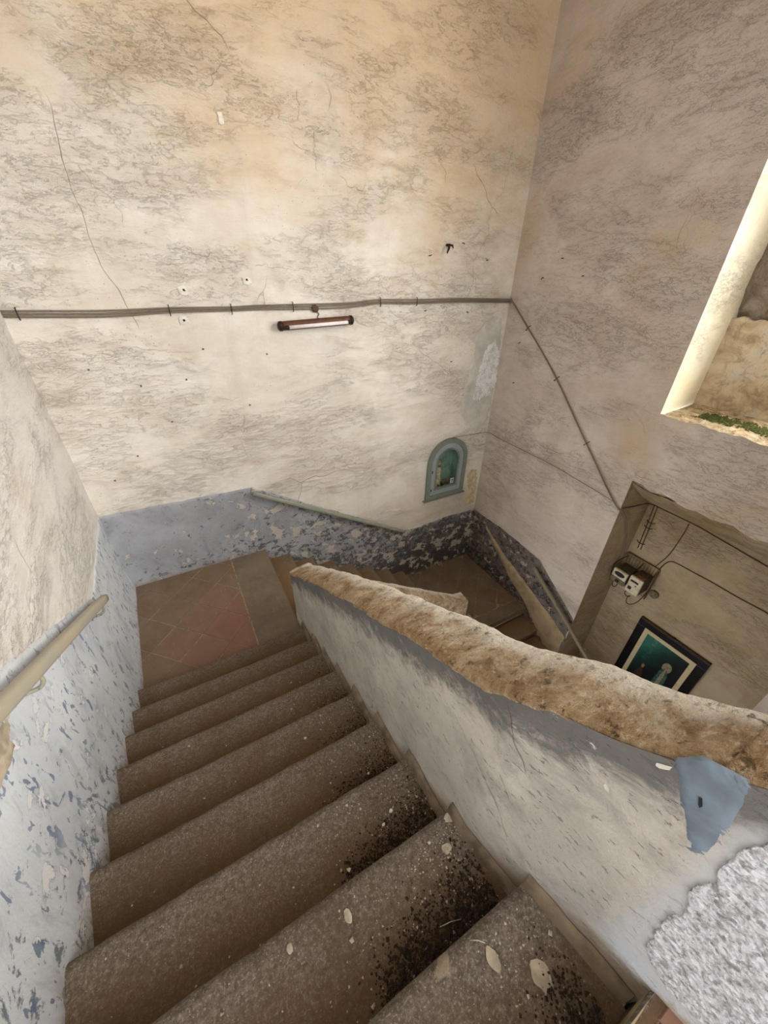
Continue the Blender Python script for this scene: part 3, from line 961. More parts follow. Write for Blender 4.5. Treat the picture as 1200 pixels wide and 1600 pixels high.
# fresh blue paint patch and rough-cast render on the parapet's inner face
def face_poly(name, pts, off, m, parent, rough=0.0, cell=.006, base=lambda y, z: V(par_in(y), y, z), nrm=Vector((-1, 0, 0)), wob=.0, amp=.9):
    """a thin raised layer filling polygon pts (t, z survey coords) on a wall face"""
    xs = [a[0] for a in pts]; zs = [a[1] for a in pts]
    n = 10; P = []
    for i in range(len(pts)):
        a, b = pts[i], pts[(i + 1) % len(pts)]
        for j in range(n):
            t = j / n; x = a[0] + (b[0] - a[0]) * t; z = a[1] + (b[1] - a[1]) * t
            if wob:
                x += wob * fr(Vector((x * .8 / wob * .2, z * .8 / wob * .2, 1.3)), 4); z += wob * fr(Vector((x * .8 / wob * .2, z * .8 / wob * .2, 7.1)), 4)
            P.append((x, z))
    small = max(max(xs) - min(xs), max(zs) - min(zs)) < .04
    bm = bmesh.new()
    vs = [bm.verts.new((x, z, 0)) for x, z in P]
    try:
        fc = bm.faces.new(vs)
    except ValueError:
        bm.free(); return None
    bmesh.ops.triangulate(bm, faces=[fc])
    for it in range(7):
        lg = [e for e in bm.edges if e.calc_length() > cell]
        if not lg: break
        bmesh.ops.subdivide_edges(bm, edges=lg, cuts=1)
        bmesh.ops.triangulate(bm, faces=bm.faces[:])
    for v in bm.verts: v.co = Vector((v.co.x, v.co.y, 0))
    bnd = {v for e in bm.edges if e.is_boundary for v in e.verts}
    co = {}
    for v in bm.verts:
        q0 = base(v.co.x, v.co.y); q = q0 + relief(q0, nrm, amp)
        o = off if (v not in bnd or small) else -.004
        if rough and v not in bnd: o += rough * (noise.noise(q0 * 90) + .8 * noise.noise(q0 * 190))
        co[v] = q + nrm * o
    for v, q in co.items(): v.co = q
    bmesh.ops.recalc_face_normals(bm, faces=bm.faces[:])
    if bm.faces and sum((f.normal for f in bm.faces), Vector()).dot(nrm) < 0:
        bmesh.ops.reverse_faces(bm, faces=bm.faces[:])
    return from_bm(name, bm, m, parent, True)

face_poly('paint_patch', [(.011, -.231), (.004, -.216), (-.016, -.210), (-.021, -.229), (-.026, -.266), (-.0265, -.288), (-.019, -.294), (-.004, -.265)], .0025, M['blue_paint'], wall_p, wob=.0005)
face_poly('roughcast', [(-.035, -.225), (-.030, -.262), (-.034, -.301), (-.031, -.318), (-.034, -.332), (-.039, -.345), (-.037, -.368), (-.043, -.423), (-.052, -.437), (-.068, -.447), (-.10, -.44), (-.13, -.40), (-.13, -.19), (-.06, -.18)], .0045, M['roughcast'], wall_p, .0022, .0014, wob=.002)
face_poly('paint_scar', [(.0275, -.2955), (.0245, -.2975), (.0235, -.3025), (.0265, -.3015), (.028, -.2985)], .001, M['bare_white'], wall_p)
face_poly('paint_scar', [(.366, -.520), (.362, -.524), (.336, -.548), (.340, -.540)], .001, M['bare_white'], wall_p)
face_poly('paint_scar', [(.0150, -.2420), (.0125, -.2405), (.0085, -.2365), (.0090, -.2405), (.0125, -.2445), (.0145, -.2450)], .001, M['bare_white'], wall_p, wob=.0008)
face_poly('drill_hole', [(-.0062, -.2425), (-.0075, -.2415), (-.0098, -.2470), (-.0094, -.2500), (-.0082, -.2480)], .0040, M['ink'], wall_p)

# ------------------------------------------------------------------ wall patches, cracks
bb = lambda x, z: V(x, YB, z)
face_poly('cement_patch', [(1.293, -.165), (1.20, -.195), (1.165, -.235), (1.158, -.33), (1.145, -.42), (1.134, -.49), (1.138, -.57), (1.155, -.60), (1.21, -.635), (1.255, -.665), (1.30, -.63), (1.315, -.56), (1.315, -.30)], .008, M['patch_grey'], wall_back, 0, .02, bb, n_back, .006)
face_poly('gypsum_daub', [(1.235, -.285), (1.275, -.262), (1.305, -.30), (1.314, -.36), (1.314, -.455), (1.29, -.485), (1.24, -.515), (1.195, -.51), (1.20, -.44), (1.205, -.38), (1.215, -.32)], .016, M['patch_white'], wall_back, .006, .008, bb, n_back, .008)
face_poly('gypsum_spot', [(.262, .300), (.274, .301), (.276, .282), (.264, .279)], .007, M['bare_white'], wall_back, 0, .02, bb, n_back, .002)
for (x, z) in ((.100, -.066), (.272, -.042), (.082, -.140)):
    face_poly('gypsum_spot', [(x - .012, z + .008), (x + .004, z + .011), (x + .016, z - .006), (x + .004, z - .013), (x - .010, z - .010)], .007, M['bare_white'], wall_back, 0, .02, bb, n_back, .003)
    face_poly('plug_hole', [(x - .003, z + .002), (x + .002, z + .003), (x + .004, z - .003), (x - .002, z - .003)], .0095, M['ink'], wall_back, 0, .02, bb, n_back, .001)
for (x, z) in ((.115, -.218), (-.072, -.305), (-.141, -.511), (-.222, -.577), (.30, -.246), (-.18, -.25), (.22, -.40), (.05, -.30), (-.02, -.42)):
    face_poly('plug_hole', [(x - .003, z + .002), (x + .002, z + .003), (x + .003, z - .002), (x - .002, z - .003)], .004, M['crack'], wall_back, 0, .02, bb, n_back, .001)

face_poly('damp_stain', [(1.225, -.90), (1.25, -.865), (1.29, -.88), (1.315, -.93), (1.315, -1.09), (1.27, -1.10), (1.235, -1.07), (1.25, -1.0), (1.235, -.95)], .005, M['stain'], wall_back, 0, .02, bb, n_back, .008)
def ribbon(v_, f_, base, nrm, pts, w, step_=.012, jag=.010, off=.0025):
    side = None
    P = []
    for (a, b) in zip(pts, pts[1:]):
        n = max(2, int(math.hypot(b[0] - a[0], b[1] - a[1]) / step_))
        for j in range(n):
            t = j / n; x = a[0] + (b[0] - a[0]) * t; z = a[1] + (b[1] - a[1]) * t
            d = jag * fr(Vector((x * 38, z * 38, 2.2)), 4)
            P.append((x + d, z + jag * .8 * fr(Vector((x * 38, z * 38, 8.2)), 4)))
    P.append(pts[-1])
    b0 = len(v_)
    for i, (x, z) in enumerate(P):
        a = P[max(0, i - 1)]; c = P[min(len(P) - 1, i + 1)]
        dx, dz = c[0] - a[0], c[1] - a[1]; L = math.hypot(dx, dz) or 1
        ww = w * (.35 + .9 * abs(noise.noise(Vector((x * 30, z * 30, 0))))) * (1 if 0 < i < len(P) - 1 else .2)
        for s_ in (-1, 1):
            q = base(x - dz / L * ww * s_, z + dx / L * ww * s_)
            v_.append(q + relief(q, nrm) + nrm * off)
    for i in range(len(P) - 1):
        a = b0 + 2 * i
        f_.append((a, a + 1, a + 3, a + 2))

v_, f_ = [], []
ck = [[(1.215, .36), (1.20, .24), (1.15, .16), (1.155, .10), (1.105, .02), (1.11, -.06), (1.09, -.11)],
      [(.32, .60), (.325, .54), (.335, .50)], [(.16, .44), (.19, .405), (.225, .385)], [(.235, .345), (.262, .345), (.275, .375), (.32, .385)],
      [(.47, .37), (.465, .31)], [(.50, .30), (.505, .25), (.515, .21)], [(.44, .27), (.49, .25)],
      [(-.06, .18), (-.035, .14), (-.005, .115), (.0, .075)], [(-.25, .28), (-.24, .23)], [(.58, .215), (.60, .19), (.65, .185), (.655, .20)],
      [(-.22, .50), (-.19, .46)], [(.10, .03), (.17, .01), (.20, .02)], [(.30, -.005), (.40, -.015), (.50, -.01)], [(-.10, -.20), (0, -.215), (.08, -.225)],
      [(.12, -.36), (.15, -.375), (.19, -.37)], [(.92, .29), (.95, .25), (.94, .22)], [(.80, .22), (.83, .20)], [(-.03, -.42), (.01, -.43), (.03, -.42)], [(.27, -.53), (.28, -.57)], [(.50, -.52), (.51, -.56)]]
for c_ in ck: ribbon(v_, f_, bb, n_back, c_, .0005, .005, .010)
mk('hairline_cracks', v_, f_, M['crack'], wall_back, False)
v_, f_ = [], []
br = lambda y, z: V(XR, y, z)
for c_ in ([(.74, .20), (.72, .10), (.70, .02)], [(.60, -.61), (.64, -.60), (.68, -.585)], [(1.0, .10), (.93, .09), (.86, .095)], [(.62, -.45), (.64, -.42), (.65, -.40)], [(.95, -.02), (.88, -.03)]): ribbon(v_, f_, br, n_right, c_, .0005, .005, .010)
mk('hairline_cracks', v_, f_, M['crack'], wall_right, False)
v_, f_ = [], []
ribbon(v_, f_, lambda x, z: V(x, YJ, z), Vector((0, -1, 0)), [(1.325, -.62), (1.335, -.645), (1.330, -.67), (1.338, -.69)], .0022, .006, .006)
ribbon(v_, f_, lambda y, z: V(XR, y, z), n_right, [(.603, -.612), (.57, -.618), (.53, -.622), (.50, -.618), (.45, -.616)], .0022, .006, .004)
mk('lintel_crack', v_, f_, M['crack_dark'], wall_right, False)
v_, f_ = [], []
bp = lambda y, z: V(par_in(y), y, z)
for c_ in ([(.16, -.40), (.12, -.42), (.085, -.45), (.06, -.49)], [(.105, -.30), (.09, -.34), (.07, -.37)], [(.20, -.43), (.195, -.46)], [(.30, -.60), (.24, -.62), (.2, -.64)], [(.09, -.40), (.075, -.425)]): ribbon(v_, f_, bp, Vector((-1, 0, 0)), c_, .0004, .004, .003)
mk('hairline_cracks', v_, f_, M['crack'], wall_p, False)
# bare render beside the near rail bracket
face_poly('bare_render', [(.45, -.455), (.42, -.470), (.405, -.480), (.385, -.487), (.34, -.475), (.30, -.44), (.36, -.42)], .0085, M['bare_beige'], wall_left, 0, .012, lambda y, z: V(xl(y), y, z), n_left, .004)

face_poly('plaster_string', [(1.25, -1.150), (1.05, -1.256), (.851, -1.332), (.726, -1.378), (.605, -1.44), (.605, -1.66), (.735, -1.552), (.864, -1.434), (.993, -1.362), (1.15, -1.245)], .032, M['string'], wall_right, 0, .02, br, n_right, .003)

# ------------------------------------------------------------------ handrails
def rail_geo(a, b, up, w, h, n=30, r=.35, wob=.004):
    a, b = Vector(a), Vector(b); t = (b - a).normalized(); side = t.cross(up).normalized(); u = side.cross(t)
    v, f = [], []; prof = []
    for c in range(4):
        sx, sy = ((1, 1), (-1, 1), (-1, -1), (1, -1))[c]
        for j in range(4):
            an = math.pi / 2 * (c + j / 3)
            rr = r * min(w, h)
            prof.append((sx * (w / 2 - rr) + math.cos(an) * rr, sy * (h / 2 - rr) + math.sin(an) * rr))
    m_ = len(prof)
    for i in range(n + 1):
        s_ = i / n; cpos = a.lerp(b, s_) + u * wob * noise.noise(Vector((s_ * 3, a.x, 1))) + side * wob * noise.noise(Vector((s_ * 3, a.x, 5)))
        sc_ = .93 if i in (0, n) else 1
        for (x, y) in prof: v.append(cpos + side * x * sc_ + u * y * sc_)
    for i in range(n):
        for j in range(m_):
            p0 = i * m_ + j; p1 = i * m_ + (j + 1) % m_
            f.append((p0, p1, p1 + m_, p0 + m_))
    f.append(tuple(reversed(range(m_)))); f.append(tuple(n * m_ + j for j in range(m_)))
    return v, f

def handrail(a, b, nrm, m, label, brackets, w=.058, h=.062, drop=.07):
    root = empty('handrail')
    v, f = rail_geo(a, b, Vector((0, 0, 1)), w, h)
    mk('rail', v, f, m, root, True)
    A, B = Vector(a), Vector(b)
    for t in brackets:
        c = A.lerp(B, t)
        d = -nrm
        pts = [c - Vector((0, 0, h * .45)), c - Vector((0, 0, h * .5 + drop * .55)), c - Vector((0, 0, h * .5 + drop)) + d * .03, c - Vector((0, 0, h * .5 + drop)) + d * .12]
        br_ = tube('bracket', curve(pts, 5), .009, M['bracket'], root)
        rose = tube('wall_plate', [c - Vector((0, 0, h * .5 + drop)) + d * .083, c - Vector((0, 0, h * .5 + drop)) + d * .10], .028, M['bracket'], br_, 12)
    tag(root, label, 'handrail')
    put_at(root, A)
    return root

nl = n_left
# left rail runs up the flight past the viewer
la = V(xl(.872) + .028, .872, -.668); lb = V(xl(-.05) + .028, -.05, -.150)
handrail(la, lb, n_left, M['rail'], 'grey-green handrail on brackets along the left wall of the stair', (.045, .43, .82))
handrail(V(.172, YB - .026, -.716), V(.848, YB - .026, -1.116), n_back, M['rail_back'], 'sloping worn handrail on the back wall above the flaking dado', (.16, .87), .05, .052, .05)
handrail(V(XR - .026, .845, -1.186), V(XR - .026, .43, -1.445), n_right, M['rail_right'], 'dull brown handrail on the right wall beside the alcove corner', (.12, .80), .05, .052, .05)

# ------------------------------------------------------------------ cables
def wallp(x, z, o=.012): return V(x, YB, z) + n_back * o
def wallr(y, z, o=.012): return V(XR, y, z) + n_right * o

root = empty('cable_bundle')
main = [(-.304, -.111), (-.28, -.112), (-.1, -.1165), (.057, -.114), (.21, -.1155), (.30, -.1135), (.46, -.114), (.60, -.1125), (.70, -.1065), (.84, -.1085), (1.05, -.109), (1.30, -.1145)]
rmain = [(1.30, -.117), (1.25, -.155), (1.132, -.247), (1.05, -.313), (.962, -.392), (.85, -.50), (.74, -.605), (.66, -.682), (.612, -.722)]
for i in range(3):
    off = (-.0058, 0, .0058)[i]
    pts = []
    for j, (x, z) in enumerate(main):
        sag = .004 * noise.noise(Vector((x * 3, i * 5.0, 0)))
        pts.append(wallp(x, z + off + sag, .014))
    o2 = (-.0032, 0, .0032)[i]
    pts.append(V(XR, YB, -.115 + off) + n_right * .03 + n_back * .03)
    for (y, z) in rmain: pts.append(wallr(y + o2, z + o2, .014 + .004 * i))
    pts += [V(XR + .012, YJ, -.74) + Vector((0, -.014 - .004 * i, 0)), V(1.385, YJ, -.80) + Vector((0, -.02 - .003 * i, 0)), V(1.435, YJ - .006, -.88), V(1.462, YJ - .008, -.955), V(1.462, YJ - .012, -.99 - .006 * i)]
    tube('cable', curve(pts, 6), (.0078, .0085, .007)[i], M['cable'], root, 6)
for (x, z) in ((-.275, -.112), (.052, -.114), (.215, -.1155), (.40, -.114), (.71, -.107), (.86, -.1085)):
    pts = [wallp(x, z + .013, .004), wallp(x, z + .012, .022), wallp(x, z - .012, .022), wallp(x, z - .014, .004)]
    tube('cable_clip', pts, .004, M['iron'], root, 5)
for (y, z) in ((1.19, -.202), (1.0, -.357), (.80, -.548)):
    pts = [wallr(y - .008, z + .009, .004), wallr(y - .008, z + .009, .026), wallr(y + .008, z - .009, .026), wallr(y + .008, z - .009, .004)]
    tube('cable_clip', pts, .004, M['iron'], root, 5)
tag(root, 'bundle of grey cables running across the back wall and down the right wall', 'cable')
put_at(root, V(-.304, YB, -.111))

root = empty('junction_box')
pts = [wallp(.472, -.121, .0), wallp(.472, -.121, .024), wallp(.472, -.121, .030)]
tube('body', pts, [.036, .036, .026], M['cable_dark'], root, 14)
tube('lead', curve([wallp(.474, -.128, .012), wallp(.484, -.137, .01), wallp(.478, -.146, .012), wallp(.487, -.153, .02)], 5), .004, M['black'], root, 5)
tag(root, 'small round junction box on the cables above the tube lamp', 'junction box')
put_at(root, V(.472, YB, -.121))

# fluorescent batten lamp
root = empty('tube_lamp')
lx0, lx1, lz0, lz1 = .352, .590, -.1655, -.1575
A, B = V(lx0, YB - .016, lz0), V(lx1, YB - .016, lz1)
v, f = rail_geo(A, B, Vector((0, 0, 1)), .075, .085, 12, .42, 0)
mk('housing', v, f, M['lamp_brown'], root)
d = (B - A).normalized()
dn = Vector((0, -.040, -.012))
T0, T1 = A + d * .055 + dn, B - d * .035 + dn
tb = tube('tube', [T0, T1], .017, M['tube'], root, 14)
tube('tube_cap', [T0 - d * .02, T0 + d * .012], .019, M['lamp_dark'], root, 12)
tube('tube_cap', [T1 - d * .012, T1 + d * .02], .019, M['lamp_dark'], root, 12)
for e, s_ in ((A, -1), (B, 1)):
    tube('end_cap', [e - d * s_ * .01, e + d * s_ * .018, e + d * s_ * .030], [.046, .044, .026], M['lamp_dark'], root, 14)
tag(root, 'brown fluorescent tube lamp mounted slightly tilted on the back wall', 'lamp')
put_at(root, A)

# thin wire from the shrine along the right wall, alcove wires
tag(tube('thin_wire', curve([wallp(1.10, -.672, .014), wallp(1.2, -.677, .016), V(XR, YB, -.682) + Vector((-.022, -.022, 0)), wallr(1.25, -.683, .020), wallr(1.15, -.684, .018), wallr(.94, -.686, .016), wallr(.78, -.697, .014), wallr(.622, -.712, .01)], 6), .0035, M['wire'], None, 5), 'thin single wire crossing the right wall from the shrine', 'wire')
wa = lambda y, z, o=.010: V(XA, y, z) + n_right * o
tag(tube('alcove_wire', curve([V(XR + .003, YJ, -.722) + Vector((0, -.012, 0)), V(1.40, YJ - .003, -.737), V(1.505, YJ - .004, -.755), wa(.55, -.757), wa(.43, -.7585), wa(.40, -.761), wa(.30, -.772), wa(.214, -.781), wa(.0, -.80)], 6), .006, M['cable_dark'], None, 6), 'dark cable running along the top of the alcove wall', 'wire')
root = empty('conduit_pair')
for dy in (-.006, .006):
    tube('conduit', [wa(.575 + dy, -.735, .012), wa(.567 + dy, -.86, .012), wa(.562 + dy, -.955, .012)], .0055, M['cable_dark'], root, 6)
for z in (-.825, -.85, -.925):
    tube('clip', [wa(.582, z, .006), wa(.575, z - .002, .026), wa(.558, z - .002, .026), wa(.550, z, .006)], .0045, M['iron'], root, 5)
tag(root, 'pair of thin vertical conduits with clips above the meters', 'conduit')
put_at(root, wa(.57, -.955))
tag(tube('drop_wire', curve([wa(.452, -.765), wa(.452, -.80), wa(.455, -.86), wa(.462, -.92), wa(.480, -.985, .02)], 6), .0055, M['cable_dark'], None, 6), 'cable dropping from the alcove ceiling line to the meters', 'wire')
tag(tube('looped_wire', curve([wa(.472, -1.06, .03), wa(.468, -1.01, .02), wa(.458, -.957, .012), wa(.445, -.936, .01), wa(.425, -.930, .01), wa(.36, -.929, .01), wa(.303, -.928, .01), wa(.22, -.930, .01), wa(.145, -.928, .01), wa(0, -.935, .01)], 6), .0065, M['cable_dark'], None, 6), 'dark cable leaving the meters to the right below the others', 'wire')

# ------------------------------------------------------------------ electricity meters
root = empty('meter_rack')
o = box('back_board', wa(.527, -1.07, .012), (.02, S * .135, S * .155), M['board'], root, .004)
tube('rack_frame', [wa(.590, -1.0, .05), wa(.590, -.992, .02), wa(.462, -.990, .02), wa(.460, -1.0, .05), wa(.460, -1.145, .05)], .007, M['cable_dark'], root, 6)
for i in range(11):
    y = .585 - i * .0118
    tube('rack_bar', [wa(y, -.992, .020), wa(y, -1.035, .026)], .0028, M['cable_dark'], root, 5)
tag(root, 'metal rack and board carrying the two electricity meters in the alcove', 'meter rack')
put_at(root, wa(.527, -1.147))

def meter(y0, y1, zt, zb, label, second):
    r = empty('electricity_meter')
    yc = (y0 + y1) / 2; w = S * (y0 - y1); h = S * (zt - zb)
    xf = 1.440
    dep = S * (XA - xf) - .035
    cx = S * xf + .03 + dep / 2
    box('case', (cx, S * yc, S * (zt + Z0) - h / 2), (dep, w * .98, h * .97), M['meter_dark'], r, .008)
    fx = S * xf + .015
    box('front_cover', (fx, S * yc, S * (zt + Z0) - h * .5), (.034, w, h), M['meter_white'], r, .008)
    fy = fx - .018
    if second:
        box('display', (fy, S * yc + w * .05, S * (zt + Z0) - h * .25), (.006, w * .62, h * .11), M['ink'], r, .001)
        box('button', (fy, S * yc - w * .15, S * (zt + Z0) - h * .45), (.008, w * .10, h * .07), M['meter_grey'], r, .001)
        box('breaker', (fy, S * yc + w * .22, S * (zt + Z0) - h * .70), (.012, w * .28, h * .17), M['ink'], r, .002)
        box('rust_strip', (cx - dep * .35, S * yc - w * .1, S * (zt + Z0) - h * .01), (.06, w * .6, .006), M['meter_rust'], r, .001)
    else:
        v, f = tube_geo([Vector((fy + .004, S * yc, S * (zt + Z0) - h * .28)), Vector((fy - .003, S * yc, S * (zt + Z0) - h * .28))], 1.0, 18)
        for q in v:
            q.y = S * yc + (q.y - S * yc) * w * .36; q.z = S * (zt + Z0) - h * .28 + (q.z - (S * (zt + Z0) - h * .28)) * h * .17
        mk('dial_window', v, f, M['ink'], r, False)
        box('terminal_cover', (fy - .002, S * yc, S * (zt + Z0) - h * .78), (.014, w * .98, h * .36), M['meter_grey'], r, .004)
        box('breaker', (fy - .008, S * yc - w * .02, S * (zt + Z0) - h * .78), (.014, w * .26, h * .2), M['ink'], r, .002)
    tag(r, label, 'electricity meter')
    put_at(r, (cx, S * yc, S * (zb + Z0)))
meter(.586, .527, -1.042, -1.104, 'left electricity meter with an oval dial window in the alcove', False)
meter(.518, .468, -1.031, -1.110, 'right electricity meter, taller, with a dark display slot', True)
def loose(pts, label, r=.005):
    tag(tube('loose_wire', curve(pts, 6), r, M['black'], None, 6), label, 'wire')
fx = XA - 1.44
loose([wa(.583, -1.005, .03), V(1.455, .592, -1.02), V(1.445, .594, -1.05), V(1.450, .592, -1.09), V(1.45, .588, -1.12)], 'black lead hugging the left side of the left meter')
loose([V(1.448, .572, -1.10), V(1.446, .570, -1.125), V(1.448, .562, -1.135), V(1.45, .555, -1.125), V(1.46, .553, -1.10)], 'black lead looping under the left meter')
loose([V(1.452, .510, -1.108), V(1.444, .512, -1.125), V(1.442, .500, -1.133), V(1.45, .492, -1.13), V(1.455, .500, -1.15), V(1.45, .492, -1.168), V(1.455, .475, -1.165), V(1.47, .462, -1.14), wa(.462, -1.10, .04)], 'black leads looping below the right meter')
loose([wa(.520, -.998, .03), V(1.475, .521, -1.02), V(1.452, .5225, -1.038), V(1.440, .5235, -1.06), V(1.441, .523, -1.10)], 'black lead squeezed between the two meters')
root = empty('switch_plate')
v, f = tube_geo([wa(.440, -1.105, .0), wa(.440, -1.105, .030), wa(.440, -1.105, .036)], [.055, .055, .048], 16)
mk('plate', v, f, M['meter_grey'], root, False)
for (a, b) in ((.008, .006), (-.006, .006), (.002, -.008)):
    box('terminal', wa(.440 + a, -1.105 + b, .038), (.008, .014, .012), M['meter_dark'], root, .002)
tag(root, 'small round terminal plate on the wall beside the meters', 'terminal plate')
put_at(root, wa(.44, -1.105))

# ------------------------------------------------------------------ framed picture in the alcove
root = empty('framed_picture')
py0, py1, pzt, pzb = .438, .174, -1.232, -1.66
W, H = S * (py0 - py1), S * (pzt - pzb)
pc = wa((py0 + py1) / 2, (pzt + pzb) / 2, .03)
fw = .100
for (nm, dy, dz, ey, ez) in (('frame_rail', 0, H / 2 - fw / 2, W, fw), ('frame_rail', 0, -H / 2 + fw / 2, W, fw), ('frame_stile', W / 2 - fw / 2, 0, fw, H - 2 * fw), ('frame_stile', -W / 2 + fw / 2, 0, fw, H - 2 * fw)):
    bm = box_data(pc + Vector((0, dy, dz)), (.045, ey, ez), .006)
    from_bm(nm, bm, M['frame_black'], root)
box('frame_edge', pc + Vector((.006, 0, H / 2 + .004)), (.040, W, .010), M['frame_edge'], root, .002)
iw, ih = W - 2 * fw, H - 2 * fw
box('mount', pc + Vector((-.006, 0, 0)), (.012, iw, ih), M['mat_cream'], root, .001)
gw, gh = iw - .11, ih - .13
k = Mat('print_landscape')
zc, yc_ = k.axis(2), k.axis(1)
nz = k.noise(9, 6, .65, .5)
zr = k.n('ShaderNodeMapRange'); k.l(zc, zr.inputs['Value']); zr.inputs['From Min'].default_value = pc.z - gh / 2; zr.inputs['From Max'].default_value = pc.z + gh / 2
yr = k.n('ShaderNodeMapRange'); k.l(yc_, yr.inputs['Value']); yr.inputs['From Min'].default_value = pc.y - gw / 2; yr.inputs['From Max'].default_value = pc.y + gw / 2
sky = k.mul(k.add(k.add(zr.outputs[0], k.mul(yr.outputs[0], .75)), k.mul(k.add(nz, -.5), .5)), .66)
col = k.ramp(sky, [(.0, (18, 19, 22)), (.62, (20, 26, 28)), (.82, (26, 56, 48)), (1.0, (48, 104, 92))])
k2 = k.step(k.noise(5, 4, .6, .4), .52, .64)
col = k.mix(k.mul(k.mul(k2, k.step(sky, .85, 1.0)), .7), col, (118, 150, 122))
M['print'] = k.done(col, .35)
box('print', pc + Vector((-.0135, 0, 0)), (.004, gw, gh), M['print'], root, 0)
M['p_green'] = plain('print_green', (62, 100, 82), .4, 0, .2, 30)
M['p_pale'] = plain('print_pale', (140, 138, 112), .4, 0, .1, 30)
M['p_skin'] = plain('print_skin', (150, 112, 84), .4, 0, .1, 30)
M['p_dark'] = plain('print_dark', (70, 48, 40), .4, 0, .2, 30)
def flat(name, pts, m, o):
    v = [pc + Vector((-.0157 - o, -a * gw, b * gh)) for a, b in pts]      # a to the right as seen, b up
    v += [q + Vector((.0014, 0, 0)) for q in v]
    n = len(pts)
    f = [tuple(range(n)), tuple(reversed(range(n, 2 * n)))] + [(i, i + n, (i + 1) % n + n, (i + 1) % n) for i in range(n)]
    mk(name, v, f, m, root, False)
def ell(cx, cy, rx, ry, n=14): return [(cx + rx * math.cos(2 * math.pi * i / n), cy + ry * math.sin(2 * math.pi * i / n)) for i in range(n)]
flat('printed_halo', ell(.20, .22, .105, .085), M['p_pale'], .0003)
flat('printed_robe', [(.06, -.40), (.08, -.1), (.10, .12), (.16, .18), (.23, .18), (.30, .10), (.32, -.1), (.36, -.42)], M['p_green'], .0006)
flat('printed_veil', [(.14, -.35), (.16, .05), (.18, .18), (.22, .18), (.24, .05), (.25, -.35)], M['p_pale'], .0009)
flat('printed_face', ell(.20, .215, .035, .042), M['p_skin'], .0012)
flat('printed_kneeler', [(-.36, -.45), (-.34, -.20), (-.28, -.05), (-.22, -.03), (-.17, -.12), (-.14, -.45)], M['p_dark'], .0006)
flat('printed_head', ell(-.24, .0, .035, .036), M['p_skin'], .0009)
tube('hook', [pc + Vector((.0, 0, H / 2 + .004)), pc + Vector((-.01, 0, H / 2 + .03))], .012, M['iron'], root, 8)
tag(root, 'dark framed religious print with cream mount on the alcove wall', 'picture')
put_at(root, pc - Vector((0, 0, H / 2)))

# ------------------------------------------------------------------ arched wall shrine
root = empty('wall_shrine')
def arch_pts(w, zb, n=18):
    P = [(-w, zb), (-w, SP)]
    for i in range(1, n): 
        a = math.pi - math.pi * i / n
        P.append((w * math.cos(a), SP + w * math.sin(a)))
    P += [(w, SP), (w, zb)]
    return P
def arch_band(name, wo, wi, zo, zi, y0, y1, m, parent, bottom=True):
    """ring between two arches, from depth y0 (wall side) to y1 (front), metres in front of the wall"""
    Po, Pi = arch_pts(wo, zo), arch_pts(wi, zi)
    n = len(Po); v = []
    for P, y in ((Po, y1), (Pi, y1), (Po, y0), (Pi, y0)):
        v += [V(SX + a, YB, b) + Vector((0, -y, 0)) for a, b in P]
    f = []
    for i in range(n):
        j = (i + 1) % n
        if j == 0 and not bottom: continue
        f += [(i, j, n + j, n + i), (2 * n + i, 2 * n + j, j, i), (n + i, n + j, 3 * n + j, 3 * n + i)]
    return mk(name, v, f, m, parent, False)
arch_band('outer_frame', SW + .024, SW + .002, SB - .020, SB, -.02, .035, M['shrine_outer'], root)
dr = arch_band('door_frame', SW + .001, SW - .026, SB + .001, SB + .030, -.01, .024, M['shrine_inner'], root)
arch_band('door_bead', SW - .022, SW - .030, SB + .026, SB + .035, -.004, .030, M['shrine_outer'], dr)
for z in (-.93, -.83):
    tube('hinge', [V(SX - SW + .004, YB, z) + Vector((0, -.03, -.02)), V(SX - SW + .004, YB, z) + Vector((0, -.03, .02))], .007, M['iron'], dr, 6)
# lining box with arch
Pi = arch_pts(SW + .004, SB - .004); n = len(Pi); dep = .24
v = [V(SX + a, YB, b) + Vector((0, .01, 0)) for a, b in Pi] + [V(SX + a, YB, b) + Vector((0, dep, 0)) for a, b in Pi]
f = [(i, (i + 1) % n, n + (i + 1) % n, n + i) for i in range(n)] + [tuple(range(n, 2 * n))]
mk('lining', v, f, M['shrine_back'], root, False)
Pg = arch_pts(SW - .02, SB + .025); n = len(Pg)
v = [V(SX + a, YB, b) + Vector((0, -.006, 0)) for a, b in Pg] + [V(SX + a, YB, b) + Vector((0, -.003, 0)) for a, b in Pg]
mk('pane', v, [tuple(range(n)), tuple(reversed(range(n, 2 * n)))] + [(i, n + i, n + (i + 1) % n, (i + 1) % n) for i in range(n)], M['glass'], root, False)
box('ledge', V(SX, YB, SB - .024) + Vector((0, -.022, 0)), (S * (SW + .034) * 2, .06, .016), M['shrine_outer'], root, .004)
tag(root, 'arched blue-grey glazed shrine set in the back wall near the corner', 'shrine')
put_at(root, V(SX, YB, SB - .02))

